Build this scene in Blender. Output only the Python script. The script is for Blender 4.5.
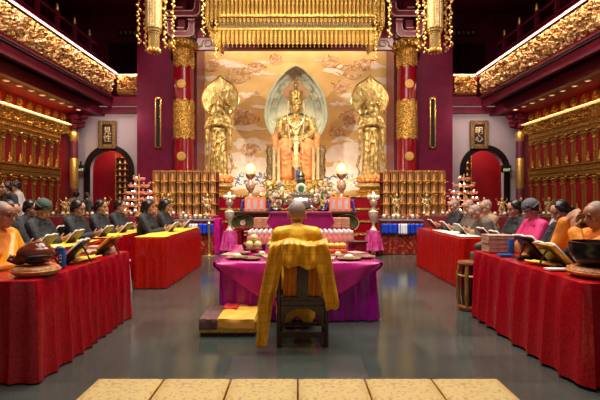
import bpy, math, random
from mathutils import Vector, Matrix, noise, Euler
PI = math.pi
random.seed(7)
S = bpy.context.scene
COL = S.collection
for o in list(bpy.data.objects): bpy.data.objects.remove(o)

# ------------------------------------------------------------------ camera, world, lights, exposure
cam_d = bpy.data.cameras.new('camera'); cam = bpy.data.objects.new('camera', cam_d); COL.objects.link(cam)
cam.location = (0, 0, 1.35); cam.rotation_euler = (PI/2, 0, 0)
cam_d.lens = 27.0; cam_d.sensor_width = 36; cam_d.shift_x = 0.005; cam_d.shift_y = -2/600; cam_d.clip_start = .05
S.camera = cam
S.view_settings.view_transform = 'Standard'; S.view_settings.look = 'None'
S.view_settings.gamma = 1; S.view_settings.use_curve_mapping = False
S.view_settings.exposure = 0.48
S.cycles.max_bounces = 6; S.cycles.sample_clamp_indirect = 6

W = bpy.data.worlds.new('hall_ambient'); S.world = W; W.use_nodes = True
W.node_tree.nodes['Background'].inputs[0].default_value = (1.0, .80, .74, 1)
W.node_tree.nodes['Background'].inputs[1].default_value = .18

def area(name, loc, rot, sx, sy, power, col):
    d = bpy.data.lights.new(name, 'AREA'); d.shape = 'RECTANGLE'; d.size = sx; d.size_y = sy; d.energy = power; d.color = col
    o = bpy.data.objects.new(name, d); COL.objects.link(o); o.location = loc; o.rotation_euler = rot; return o
def spot(name, loc, target, power, col, ang=50, blend=.6, r=.1):
    d = bpy.data.lights.new(name, 'SPOT'); d.energy = power; d.color = col; d.spot_size = math.radians(ang); d.spot_blend = blend; d.shadow_soft_size = r
    o = bpy.data.objects.new(name, d); COL.objects.link(o); o.location = loc
    o.rotation_euler = (Vector(target)-Vector(loc)).to_track_quat('-Z', 'Y').to_euler(); return o
WARM = (1.0, .80, .55); NEU = (1.0, .90, .80)
area('ceiling_light_near', (0, 3.4, 8.1), (0, 0, 0), 4, 3, 270, NEU)
area('ceiling_light_middle', (0, 7.0, 8.1), (0, 0, 0), 5, 3, 520, NEU)
area('mural_wash_light', (-.05, 14.75, 6.9), (math.radians(28), 0, 0), 5.8, .4, 62, WARM)
area('mural_low_light', (-.05, 15.1, 1.7), (math.radians(155), 0, 0), 5.8, .3, 22, WARM)
spot('statue_fill_centre', (-.05, 12.75, 5.2), (-.05, 14.2, 3.5), 70, (1, .88, .62), 62)  # added under the canopy rear to brighten the seated statue, apart from the bulbs
spot('altar_spot_low', (-.05, 9.0, 6.6), (-.05, 11.3, 1.0), 700, (1, .86, .7), 60)
spot('statue_fill_left', (-5.6, 8.6, 5.6), (-.6, 14.2, 3.9), 780, (1, .88, .68), 44)  # added pair from the balcony sides to light and model the statues
spot('statue_fill_right', (5.6, 8.6, 5.6), (.6, 14.2, 3.9), 780, (1, .88, .68), 44)
for s, n in ((-1, 'left'), (1, 'right')):
    spot('rack_spot_'+n, (s*1.6, 8.2, 7.9), (s*3.2, 12.0, 1.4), 1050, (1, .84, .62), 46)
    spot('pillar_spot_'+n, (s*3.6, 10.2, 7.2), (s*3.5, 14.0, 5.2), 200, (1, .72, .62), 50)
    area('frieze_strip_light_'+n, (s*5.80, 10.6, 5.47), (0, math.radians(20)*(-s), 0), .03, 8.2, 62, (1, .80, .62))
    area('frieze_end_light_'+n, (s*5.5, 14.62, 5.47), (math.radians(20), 0, 0), .8, .03, 9, (1, .78, .5))
    area('wall_end_wash_'+n, (s*6.0, 13.9, 4.05), (math.radians(45), 0, 0), 1.6, .3, 11, (1, .74, .66))
    spot('row_light_'+n, (s*3.2, 4.5, 7.6), (s*2.8, 5.2, .7), 420, (1, .86, .72), 70)
    spot('row_light_far_'+n, (s*3.4, 6.5, 7.6), (s*3.2, 8.4, .7), 420, (1, .86, .72), 60)
for s in (-1, 1): area('arch_room_fill_'+('left' if s < 0 else 'right'), (s*6.3, 16.0, 3.9), (math.radians(15), 0, 0), 1.2, .6, 30, (1, .8, .66))  # added lamps that brighten the red rooms beyond the arches
area('niche_cornice_light_left', (-7.22, 11.0, 3.76), (0, math.radians(18), 0), .025, 6.6, 48, (1, .62, .22))
area('niche_cornice_light_right', (7.22, 11.0, 3.76), (0, math.radians(-18), 0), .025, 6.6, 11, (1, .60, .25))

# ------------------------------------------------------------------ materials
def mat(name, col, rough=.5, metal=0, col2=None, scale=8, bump=0, bscale=None, emit=None, estr=0, spec=.5, detail=3, kind='noise', sheen=0, contrast=(.35, .65)):
    m = bpy.data.materials.new(name); m.use_nodes = True
    nt = m.node_tree; b = nt.nodes['Principled BSDF']; L = nt.links
    b.inputs['Base Color'].default_value = (*col, 1); b.inputs['Roughness'].default_value = rough
    b.inputs['Metallic'].default_value = metal; b.inputs['Specular IOR Level'].default_value = spec
    if sheen: b.inputs['Sheen Weight'].default_value = sheen
    if emit: b.inputs['Emission Color'].default_value = (*emit, 1); b.inputs['Emission Strength'].default_value = estr
    tc = nt.nodes.new('ShaderNodeTexCoord')
    if col2 is not None:
        if kind == 'wave':
            n = nt.nodes.new('ShaderNodeTexWave'); n.inputs['Distortion'].default_value = 6; out = n.outputs['Fac']
        elif kind == 'voronoi':
            n = nt.nodes.new('ShaderNodeTexVoronoi'); out = n.outputs['Distance']
        else:
            n = nt.nodes.new('ShaderNodeTexNoise'); n.inputs['Detail'].default_value = detail; out = n.outputs['Fac']
        n.inputs['Scale'].default_value = scale
        L.new(tc.outputs['Object'], n.inputs['Vector'])
        r = nt.nodes.new('ShaderNodeValToRGB'); r.color_ramp.elements[0].position = contrast[0]; r.color_ramp.elements[1].position = contrast[1]
        r.color_ramp.elements[0].color = (*col, 1); r.color_ramp.elements[1].color = (*col2, 1)
        L.new(out, r.inputs[0]); L.new(r.outputs[0], b.inputs['Base Color'])
    if bump:
        n2 = nt.nodes.new('ShaderNodeTexNoise'); n2.inputs['Scale'].default_value = bscale or scale; n2.inputs['Detail'].default_value = 4
        L.new(tc.outputs['Object'], n2.inputs['Vector'])
        bp = nt.nodes.new('ShaderNodeBump'); bp.inputs['Strength'].default_value = bump; bp.inputs['Distance'].default_value = .03
        L.new(n2.outputs['Fac'], bp.inputs['Height']); L.new(bp.outputs[0], b.inputs['Normal'])
    return m
K = {}
K['gold'] = mat('gold_leaf', (.80, .48, .10), .34, .75, (.95, .68, .24), 14, .25, 20)
K['gold_carved'] = mat('carved_gold', (.22, .08, .01), .38, .75, (.90, .55, .12), 30, .9, 34, contrast=(.40, .62))
K['gold_niche'] = mat('niche_gold', (.30, .11, .015), .4, .55, (.78, .46, .10), 60, .3, 60, contrast=(.40, .60))
K['gold_niche_dim'] = K['gold_niche']
K['gold_bright'] = mat('polished_gold', (.90, .60, .16), .22, .85, (1, .76, .32), 9)
K['gold_pale'] = mat('pale_gold', (.86, .66, .30), .35, .55, (.98, .85, .52), 12, .3, 18)
K['gold_engraved'] = mat('engraved_gold', (.60, .46, .22), .4, .4, (.34, .18, .05), 42, .5, 42, contrast=(.5, .62))
K['gold_line'] = mat('gold_outline', (.90, .66, .50), .4, .2)
K['red_lacquer'] = mat('red_lacquer', (.20, .002, .010), .18, 0, (.26, .003, .012), 3)
K['red_wall'] = mat('red_panel', (.26, .004, .012), .4, 0, (.34, .008, .012), 2)
K['red_deep'] = mat('deep_red_ceiling', (.12, .004, .012), .6, 0, (.17, .006, .018), 2, spec=.08)
K['maroon'] = mat('maroon_wood', (.14, .002, .032), .5, 0, (.18, .004, .044), 3, .1, 5, spec=.3)
K['maroon_beam'] = mat('maroon_beam', (.11, .004, .018), .45, 0, (.15, .006, .026), 3, spec=.25)
K['purple_wood'] = mat('purple_lacquer', (.15, .02, .05), .3, 0, (.19, .03, .07), 3)
K['black'] = mat('black_gap', (.008, .004, .006), .6)
K['dark_wood'] = mat('dark_wood', (.025, .008, .006), .25, 0, (.05, .015, .01), 20)
K['brown_wood'] = mat('brown_wood', (.20, .06, .02), .22, 0, (.28, .10, .03), 8)
K['white_wall'] = mat('white_plaster', (.50, .43, .46), .8, 0, (.56, .48, .51), 2)
K['table_red'] = mat('red_brocade', (.34, .001, .010), .20, 0, (.50, .003, .008), 55, .16, 34, detail=1, contrast=(.40, .62))
K['table_red_b'] = mat('red_satin', (.58, .010, .002), .24, 0, (.42, .003, .002), 50, .14, 34, detail=1, contrast=(.40, .62))
K['magenta'] = mat('magenta_satin', (.42, .002, .17), .28, 0, (.50, .006, .21), 10, .15, 14)
K['purple'] = mat('purple_satin', (.30, .002, .27), .26, 0, (.38, .004, .33), 8, .12, 12)
K['pink_cloth'] = mat('pink_cloth', (.55, .06, .22), .4, 0, (.72, .22, .36), 12, .2, 14)
K['yellow_cloth'] = mat('yellow_satin', (.86, .55, .03), .5, 0, (.95, .72, .10), 9, .3, 14)
K['yellow_robe'] = mat('yellow_robe', (.92, .50, .008), .6, 0, (.96, .60, .02), 5, .5, 9)
K['orange_robe'] = mat('orange_robe', (.72, .20, .010), .6, 0, (.82, .28, .012), 5, .5, 9)
K['kasaya'] = mat('golden_orange_kasaya', (.66, .25, .006), .38, 0, (.86, .42, .02), 6, .5, 8)
K['black_robe'] = mat('black_robe', (.010, .011, .015), .7, 0, (.028, .028, .034), 5, 1, 9)
K['grey_robe'] = mat('grey_robe', (.10, .075, .055), .7, 0, (.16, .12, .09), 5, .4, 9)
K['brown_robe'] = mat('brown_robe', (.30, .17, .08), .7, 0, (.42, .26, .14), 5, .4, 9)
K['white_shirt'] = mat('white_shirt', (.62, .56, .54), .7)
K['pink_jacket'] = mat('pink_jacket', (.62, .015, .14), .6, 0, (.7, .03, .2), 7, .3)
K['skin'] = mat('skin', (.50, .25, .15), .5, 0, (.56, .30, .19), 6)
K['skin_tan'] = mat('tanned_skin', (.40, .18, .10), .5, 0, (.46, .22, .13), 6)
K['stubble'] = mat('shaved_scalp', (.30, .21, .17), .6, 0, (.38, .28, .23), 30)
K['hair'] = mat('black_hair', (.008, .006, .006), .35)
K['beanie'] = mat('grey_knit', (.09, .09, .11), .8, 0, (.13, .13, .15), 60, .5, 60)
K['green_cap'] = mat('green_grey_cap', (.06, .09, .07), .8)
K['eye'] = mat('dark_eye', (.01, .006, .005), .3)
K['lip'] = mat('lip', (.36, .11, .09), .5)
K['glass_frame'] = mat('spectacle_frame', (.02, .02, .02), .3)
K['paper'] = mat('book_page', (.82, .76, .66), .7, 0, (.72, .66, .56), 40, contrast=(.5, .6))
K['paper_brown'] = mat('aged_book_edge', (.46, .30, .20), .7, 0, (.60, .42, .30), 30)
K['book_yellow'] = mat('yellow_cover', (.80, .50, .05), .6, 0, (.60, .10, .03), 7, contrast=(.55, .62))
K['book_dark'] = mat('dark_cover', (.03, .012, .02), .4)
K['cushion'] = mat('gold_brocade', (.54, .40, .15), .5, 0, (.40, .24, .12), 40, .3, 30, detail=2, contrast=(.52, .64))
K['cushion_side'] = mat('gold_brocade_border', (.40, .20, .05), .5, 0, (.55, .30, .08), 30, .3)
K['floor'] = None
K['gold_flat'] = mat('flat_gilt', (.62, .36, .08), .5, .2)
K['arch_black'] = mat('arch_black_wood', (.010, .005, .007), .4, spec=.3)
K['gold_canopy'] = mat('canopy_gold', (.42, .22, .03), .36, .7, (.88, .56, .14), 26, .6, 30)
K['bracket_red'] = mat('bracket_lacquer', (.20, .008, .04), .4)
K['dark_gold'] = mat('dark_gilt', (.10, .05, .02), .4, .4, (.36, .22, .06), 30, .6, 40)
K['fish'] = mat('varnished_brown_wood', (.12, .022, .010), .14, 0, (.19, .04, .015), 5)
K['fish_cushion'] = mat('orange_brocade', (.42, .10, .03), .5, 0, (.62, .30, .12), 40, .3, 30, contrast=(.45, .6))
K['bowl_black'] = mat('black_bronze', (.014, .012, .014), .2, .3)
K['blue_plastic'] = mat('blue_flask', (.01, .10, .42), .25, 0, (.02, .16, .5), 10)
K['blue_cloth'] = mat('blue_satin', (.006, .03, .42), .35, 0, (.01, .06, .55), 6, .2, 9)
K['white_cloth'] = mat('white_satin', (.70, .68, .72), .5)
K['white_plastic'] = mat('white_plastic', (.70, .70, .74), .35)
K['silver'] = mat('silver', (.55, .50, .44), .25, .85, (.75, .68, .58), 22, .4, 30)
K['crystal'] = mat('crystal_glass', (.42, .28, .20), .12, .1, (.80, .66, .54), 20, .3, 30, spec=1)
K['lamp_glow'] = mat('warm_lamp_glass', (1, .8, .4), .3, 0, emit=(1, .70, .30), estr=.95)
K['bulb'] = mat('lamp_bulb', (1, .9, .7), .3, 0, emit=(1, .82, .55), estr=14)
K['led'] = mat('led_strip', (1, .8, .6), .3, 0, emit=(1, .62, .42), estr=4.5)
K['led_gold'] = mat('cornice_light_edge', (1, .8, .4), .3, 0, emit=(1, .62, .22), estr=.7)
K['spotled'] = mat('downlight_bulb', (1, .9, .8), .3, 0, emit=(1, .72, .55), estr=.9)
K['jade'] = mat('jade_disc', (.35, .70, .58), .2, 0, (.75, .9, .82), 14)
K['orange_pack'] = mat('orange_wrapping', (.80, .20, .11), .5)
K['grey_print'] = mat('grey_print', (.35, .30, .34), .5, 0, (.60, .5, .5), 50)
K['violet'] = mat('violet_cloth', (.06, .05, .34), .4, 0, (.12, .1, .45), 9)
K['box_orange'] = mat('salmon_box', (.60, .22, .12), .6, 0, (.68, .30, .18), 10)
K['bottle_pink'] = mat('pink_drink', (.80, .30, .24), .2, 0, (.85, .42, .34), 10)
K['cap_white'] = mat('white_cap', (.85, .80, .80), .35)
K['tablet'] = mat('salmon_tablet', (.62, .20, .10), .5, 0, (.78, .42, .22), 40)
K['peach'] = mat('peach_robe', (.78, .22, .06), .5, 0, (.92, .40, .14), 8, .4, 14)
K['halo'] = mat('green_blue_nimbus', (.70, .76, .58), .5, 0, (.88, .84, .60), 8, .5, 12)
K['halo_rim'] = mat('pale_nimbus_rim', (.52, .70, .66), .5, 0, (.80, .82, .60), 10)
K['peach_disc'] = mat('peach_glow_disc', (.80, .40, .20), .5, 0, (.72, .50, .30), 8)
K['leaf'] = mat('leaf_green', (.04, .13, .02), .5, 0, (.10, .22, .04), 12)
K['flower_pink'] = mat('pink_petals', (.72, .30, .26), .6, 0, (.85, .60, .50), 20)
K['flower_white'] = mat('cream_petals', (.85, .74, .55), .6)
K['flower_yellow'] = mat('yellow_petals', (.80, .60, .12), .6)
K['fruit_orange'] = mat('orange_peel', (.85, .30, .01), .4, bump=.1, bscale=60)
K['fruit_green'] = mat('pale_green_skin', (.70, .66, .22), .4, 0, (.80, .74, .36), 8)
K['fruit_red'] = mat('red_apple_skin', (.50, .03, .02), .3)
K['plate'] = mat('brass_plate', (.35, .20, .12), .25, .6, (.55, .38, .25), 9)
K['bowl'] = mat('silver_offering_bowl', (.50, .40, .38), .3, .5)
K['green_led'] = mat('exit_letters', (.6, .8, .5), .4, emit=(.75, .85, .45), estr=.5)
K['lotus_pink'] = mat('pink_lotus_glass', (.70, .14, .12), .3, 0, (.85, .42, .32), 12)
K['cloud_white'] = mat('painted_white_cloud', (.92, .84, .76), .7, 0, (.90, .68, .54), 5)
K['cloud_peach'] = mat('painted_peach_dragon', (.58, .28, .10), .7, 0, (.90, .66, .42), 12)
K['ink'] = mat('painted_brown_line', (.42, .16, .06), .7)
K['painted_blue'] = mat('painted_blue_wave', (.10, .18, .34), .7, 0, (.80, .80, .80), 9, contrast=(.45, .55))
K['mural'] = mat('gold_ground_mural', (.70, .42, .14), .6, .0, (.82, .56, .24), 1.3, detail=5)
K['glassdark'] = mat('dark_glass', (.02, .008, .014), .12, 0)
K['strip_metal'] = mat('cabinet_metal', (.35, .33, .33), .4, .6)
K['brown_cloth'] = mat('brown_folded_cloth', (.10, .045, .04), .6, 0, (.15, .07, .06), 6, .3)
K['orange_cloth'] = mat('orange_folded_cloth', (.90, .38, .04), .55, 0, (.95, .48, .09), 7, .3)
K['red_cloth'] = mat('red_folded_cloth', (.60, .03, .03), .55)
K['gold_fringe'] = mat('gold_striped_brocade', (.85, .58, .08), .45, 0, (.55, .30, .04), 40)
K['coral'] = mat('coral_lotus', (.70, .18, .05), .4, .2, (.85, .42, .12), 9)

def floor_mat():
    m = bpy.data.materials.new('grey_green_stone_tile'); m.use_nodes = True; nt = m.node_tree; L = nt.links; b = nt.nodes['Principled BSDF']
    tc = nt.nodes.new('ShaderNodeTexCoord'); br = nt.nodes.new('ShaderNodeTexBrick')
    br.inputs['Scale'].default_value = 1; br.inputs['Brick Width'].default_value = 1.1; br.inputs['Row Height'].default_value = .55
    br.inputs['Mortar Size'].default_value = .004; br.offset = .5
    br.inputs['Color1'].default_value = (.038, .052, .045, 1); br.inputs['Color2'].default_value = (.064, .078, .068, 1); br.inputs['Mortar'].default_value = (.028, .032, .030, 1)
    L.new(tc.outputs['Object'], br.inputs['Vector'])
    n = nt.nodes.new('ShaderNodeTexNoise'); n.inputs['Scale'].default_value = 3; n.inputs['Detail'].default_value = 6
    L.new(tc.outputs['Object'], n.inputs['Vector'])
    mx = nt.nodes.new('ShaderNodeMix'); mx.data_type = 'RGBA'; mx.blend_type = 'OVERLAY'; mx.inputs[0].default_value = .25
    L.new(br.outputs['Color'], mx.inputs[6]); L.new(n.outputs['Fac'], mx.inputs[7]); L.new(mx.outputs[2], b.inputs['Base Color'])
    mr = nt.nodes.new('ShaderNodeMapRange'); mr.inputs[3].default_value = .09; mr.inputs[4].default_value = .19
    L.new(n.outputs['Fac'], mr.inputs[0]); L.new(mr.outputs[0], b.inputs['Roughness']); b.inputs['Specular IOR Level'].default_value = .6
    return m
K['floor'] = floor_mat()
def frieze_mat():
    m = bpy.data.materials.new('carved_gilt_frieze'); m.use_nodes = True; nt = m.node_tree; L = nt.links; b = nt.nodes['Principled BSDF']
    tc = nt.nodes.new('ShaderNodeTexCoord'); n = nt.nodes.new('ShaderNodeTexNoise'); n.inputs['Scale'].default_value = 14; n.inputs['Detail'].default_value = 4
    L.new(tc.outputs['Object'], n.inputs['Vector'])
    r = nt.nodes.new('ShaderNodeValToRGB'); e = r.color_ramp.elements; e[0].position = .30; e[0].color = (.03, .035, .08, 1); e[1].position = .70; e[1].color = (.95, .84, .70, 1)  # gilt and paint colours, plus carving gap shade and highlights put into the ramp
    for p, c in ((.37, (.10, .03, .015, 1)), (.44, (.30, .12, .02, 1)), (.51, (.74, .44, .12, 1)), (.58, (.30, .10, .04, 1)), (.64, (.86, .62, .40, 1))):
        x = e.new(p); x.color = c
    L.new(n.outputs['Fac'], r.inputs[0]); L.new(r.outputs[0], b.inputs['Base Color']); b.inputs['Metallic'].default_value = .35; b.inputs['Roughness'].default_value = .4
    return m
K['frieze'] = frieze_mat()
def kasaya_mat():
    m = mat('patched_golden_robe', (.70, .32, .008), .42, 0, bump=.4, bscale=7); nt = m.node_tree; L = nt.links
    tc = nt.nodes.new('ShaderNodeTexCoord'); sp = nt.nodes.new('ShaderNodeSeparateXYZ'); cb = nt.nodes.new('ShaderNodeCombineXYZ'); br = nt.nodes.new('ShaderNodeTexBrick')
    L.new(tc.outputs['Object'], sp.inputs[0]); L.new(sp.outputs['X'], cb.inputs[0]); L.new(sp.outputs['Z'], cb.inputs[1]); L.new(cb.outputs[0], br.inputs['Vector'])
    br.inputs['Scale'].default_value = 1; br.inputs['Brick Width'].default_value = .11; br.inputs['Row Height'].default_value = .085; br.inputs['Mortar Size'].default_value = .0025; br.inputs['Mortar Smooth'].default_value = .3
    br.inputs['Color1'].default_value = (.86, .44, .015, 1); br.inputs['Color2'].default_value = (.74, .33, .008, 1); br.inputs['Mortar'].default_value = (.50, .19, .006, 1)
    L.new(br.outputs['Color'], nt.nodes['Principled BSDF'].inputs['Base Color']); return m
K['kasaya_patched'] = kasaya_mat()

# ------------------------------------------------------------------ mesh helpers
class MB:
    def __init__(s): s.v = []; s.f = []; s.m = []; s.cur = 0; s.M = None
    def add(s, vs, fs):
        b = len(s.v)
        if s.M is not None: vs = [s.M @ Vector(v) for v in vs]
        s.v += [tuple(v) for v in vs]; s.f += [tuple(b+i for i in f) for f in fs]; s.m += [s.cur]*len(fs); return s
    def box(s, c, sz, R=None, tx=1, ty=1):
        vs = []
        for dz in (-1, 1):
            for dx, dy in ((-1, -1), (1, -1), (1, 1), (-1, 1)):
                kx, ky = (tx, ty) if dz > 0 else (1, 1)
                p = Vector((dx*sz[0]/2*kx, dy*sz[1]/2*ky, dz*sz[2]/2))
                if R is not None: p = R @ p
                vs.append(p + Vector(c))
        return s.add(vs, [(3, 2, 1, 0), (4, 5, 6, 7), (0, 1, 5, 4), (1, 2, 6, 5), (2, 3, 7, 6), (3, 0, 4, 7)])
    def lathe(s, prof, c=(0, 0, 0), n=16, sx=1, sy=1, R=None, phase=0):
        vs = []; fs = []
        for r, z in prof:
            for k in range(n):
                a = 2*PI*k/n + phase; p = Vector((r*math.cos(a)*sx, r*math.sin(a)*sy, z))
                if R is not None: p = R @ p
                vs.append(p + Vector(c))
        for i in range(len(prof)-1):
            for k in range(n):
                a = i*n+k; b = i*n+(k+1) % n; fs.append((a, b, b+n, a+n))
        fs.append(tuple(reversed(range(n)))); q = (len(prof)-1)*n; fs.append(tuple(q+k for k in range(n)))
        return s.add(vs, fs)
    def ell(s, c, r, R=None, nu=12, nv=8):
        if not hasattr(r, '__len__'): r = (r, r, r)
        vs = []; fs = []
        for i in range(1, nv):
            t = PI*i/nv
            for k in range(nu):
                a = 2*PI*k/nu; p = Vector((r[0]*math.sin(t)*math.cos(a), r[1]*math.sin(t)*math.sin(a), -r[2]*math.cos(t)))
                if R is not None: p = R @ p
                vs.append(p + Vector(c))
        bt = len(vs); p = Vector((0, 0, -r[2])); q = Vector((0, 0, r[2]))
        if R is not None: p = R @ p; q = R @ q
        vs += [p+Vector(c), q+Vector(c)]
        for i in range(nv-2):
            for k in range(nu):
                a = i*nu+k; b = i*nu+(k+1) % nu; fs.append((a, b, b+nu, a+nu))
        for k in range(nu):
            fs.append((bt, (k+1) % nu, k)); t = (nv-2)*nu; fs.append((bt+1, t+k, t+(k+1) % nu))
        return s.add(vs, fs)
    def tube(s, pts, rad, n=8, rnd=True, flat=1):
        pts = [Vector(p) for p in pts]
        if not hasattr(rad, '__len__'): rad = [rad]*len(pts)
        P = []; Rr = []; T = []
        for i, p in enumerate(pts):
            t = (pts[min(i+1, len(pts)-1)]-pts[max(i-1, 0)]); t = t.normalized() if t.length > 1e-9 else Vector((0, 0, 1))
            T.append(t)
        if rnd:
            for a in (80, 45, 15):
                P.append(pts[0]-T[0]*rad[0]*math.sin(math.radians(a))); Rr.append(rad[0]*math.cos(math.radians(a)))
        TT = ([T[0]]*3 if rnd else []) + T + ([T[-1]]*3 if rnd else [])
        P += pts; Rr += list(rad)
        if rnd:
            for a in (15, 45, 80):
                P.append(pts[-1]+T[-1]*rad[-1]*math.sin(math.radians(a))); Rr.append(rad[-1]*math.cos(math.radians(a)))
        up = Vector((0, 0, 1)) if abs(TT[0].z) < .9 else Vector((1, 0, 0))
        x = TT[0].cross(up).normalized(); vs = []; fs = []
        for i, p in enumerate(P):
            t = TT[i]; x = (x-t*x.dot(t))
            x = x.normalized() if x.length > 1e-6 else t.orthogonal().normalized()
            y = t.cross(x)
            for k in range(n):
                a = 2*PI*k/n; vs.append(p+x*math.cos(a)*Rr[i]+y*math.sin(a)*Rr[i]*flat)
        m = len(P)
        for i in range(m-1):
            for k in range(n):
                a = i*n+k; b = i*n+(k+1) % n; fs.append((a, b, b+n, a+n))
        fs.append(tuple(reversed(range(n)))); fs.append(tuple((m-1)*n+k for k in range(n)))
        return s.add(vs, fs)
    def prism(s, out, y0, y1, plane='xz'):
        """outline (x,z) extruded along y"""
        n = len(out); a = sum(out[i][0]*out[(i+1) % n][1]-out[(i+1) % n][0]*out[i][1] for i in range(n))
        if a < 0: out = list(reversed(out))
        f = {'xz': lambda p, t: (p[0], t, p[1]), 'yz': lambda p, t: (t, p[0], p[1]), 'xy': lambda p, t: (p[0], p[1], t)}[plane]
        vs = [f(p, y0) for p in out]+[f(p, y1) for p in out]
        fs = [tuple(range(n)), tuple(reversed(range(n, 2*n)))]
        for i in range(n): j = (i+1) % n; fs.append((j, i, i+n, j+n))
        if plane != 'xz': fs = [tuple(reversed(q)) for q in fs]
        return s.add(vs, fs)
    def grid(s, nu, nv, fn, close=False):
        vs = [fn(u/nu, v/nv) for v in range(nv+1) for u in range(nu+1)]; w = nu+1
        return s.add(vs, [(v*w+u, v*w+u+1, (v+1)*w+u+1, (v+1)*w+u) for v in range(nv) for u in range(nu)])
    def build(s, name, m, parent=None, smooth=True, loc=None, solid=0, bevel=0):
        me = bpy.data.meshes.new(name); me.from_pydata(s.v, [], s.f)
        for mm in (m if isinstance(m, (list, tuple)) else [m]): me.materials.append(mm)
        me.polygons.foreach_set('material_index', s.m)
        me.validate(); me.update()
        if smooth: smooth_me(me)
        o = bpy.data.objects.new(name, me); COL.objects.link(o)
        if parent: o.parent = parent
        if loc: o.location = loc
        if solid:
            q = o.modifiers.new('thickness', 'SOLIDIFY'); q.thickness = solid; q.offset = 0
        if bevel:
            q = o.modifiers.new('soft_edges', 'BEVEL'); q.width = bevel; q.segments = 2; q.limit_method = 'ANGLE'
        return o
def smooth_me(me, ang=50):
    me.polygons.foreach_set('use_smooth', [True]*len(me.polygons))
    try: me.set_sharp_from_angle(angle=math.radians(ang))
    except Exception: pass
def bake(mb, vox, it=2):
    me = bpy.data.meshes.new('tmp'); me.from_pydata(mb.v, [], mb.f); o = bpy.data.objects.new('tmp', me); COL.objects.link(o)
    r = o.modifiers.new('r', 'REMESH'); r.mode = 'VOXEL'; r.voxel_size = vox
    if it: q = o.modifiers.new('s', 'SMOOTH'); q.factor = .5; q.iterations = it
    dg = bpy.context.evaluated_depsgraph_get(); e = o.evaluated_get(dg); out = bpy.data.meshes.new_from_object(e)
    bpy.data.objects.remove(o); bpy.data.meshes.remove(me)
    out.polygons.foreach_set('use_smooth', [True]*len(out.polygons)); return out
def obj_me(name, me, m, parent=None, loc=None):
    me.name = name
    if m and not me.materials: me.materials.append(m)
    o = bpy.data.objects.new(name, me); COL.objects.link(o)
    if parent: o.parent = parent
    if loc: o.location = loc
    return o
def tag(o, label, cat, group=None, kind=None):
    o['label'] = label; o['category'] = cat
    if group: o['group'] = group
    if kind: o['kind'] = kind
    return o
def thing(name, label, cat, loc=(0, 0, 0), rz=0, group=None):
    o = bpy.data.objects.new(name, None); o.empty_display_size = .1; COL.objects.link(o); o.location = loc; o.rotation_euler = (0, 0, rz)
    return tag(o, label, cat, group)
def struct(name, mb, m, smooth=False, label=None, **k):
    o = mb.build(name, m, smooth=smooth, **k); o['kind'] = 'structure'
    if label: o['label'] = label
    return o
def dup(root, loc=None, rz=None, label=None, group=None):
    kids = {}
    for q in ALLKIDS.get(root.name, None) or root.children_recursive: kids.setdefault(q.parent.name, []).append(q)
    def rec(o, par):
        c = o.copy(); COL.objects.link(c)
        if par: c.parent = par
        for ch in kids.get(o.name, []): rec(ch, c)
        return c
    r = rec(root, None)
    if loc is not None: r.location = loc
    if rz is not None: r.rotation_euler = (0, 0, rz)
    if label: r['label'] = label
    if group: r['group'] = group
    return r
ALLKIDS = {}
def sealed(root):
    ALLKIDS[root.name] = list(root.children_recursive); return root
ORD = ['first', 'second', 'third', 'fourth', 'fifth', 'sixth', 'seventh', 'eighth', 'ninth', 'tenth', 'eleventh', 'twelfth', 'thirteenth', 'fourteenth', 'fifteenth', 'sixteenth', 'seventeenth', 'eighteenth', 'nineteenth', 'twentieth', 'twenty-first', 'twenty-second', 'twenty-third', 'twenty-fourth', 'twenty-fifth', 'twenty-sixth']
def rotm(x=0, y=0, z=0): return Euler((math.radians(x), math.radians(y), math.radians(z))).to_matrix()
CX = -.05
SIDE = {-1: 'left', 1: 'right'}

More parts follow.
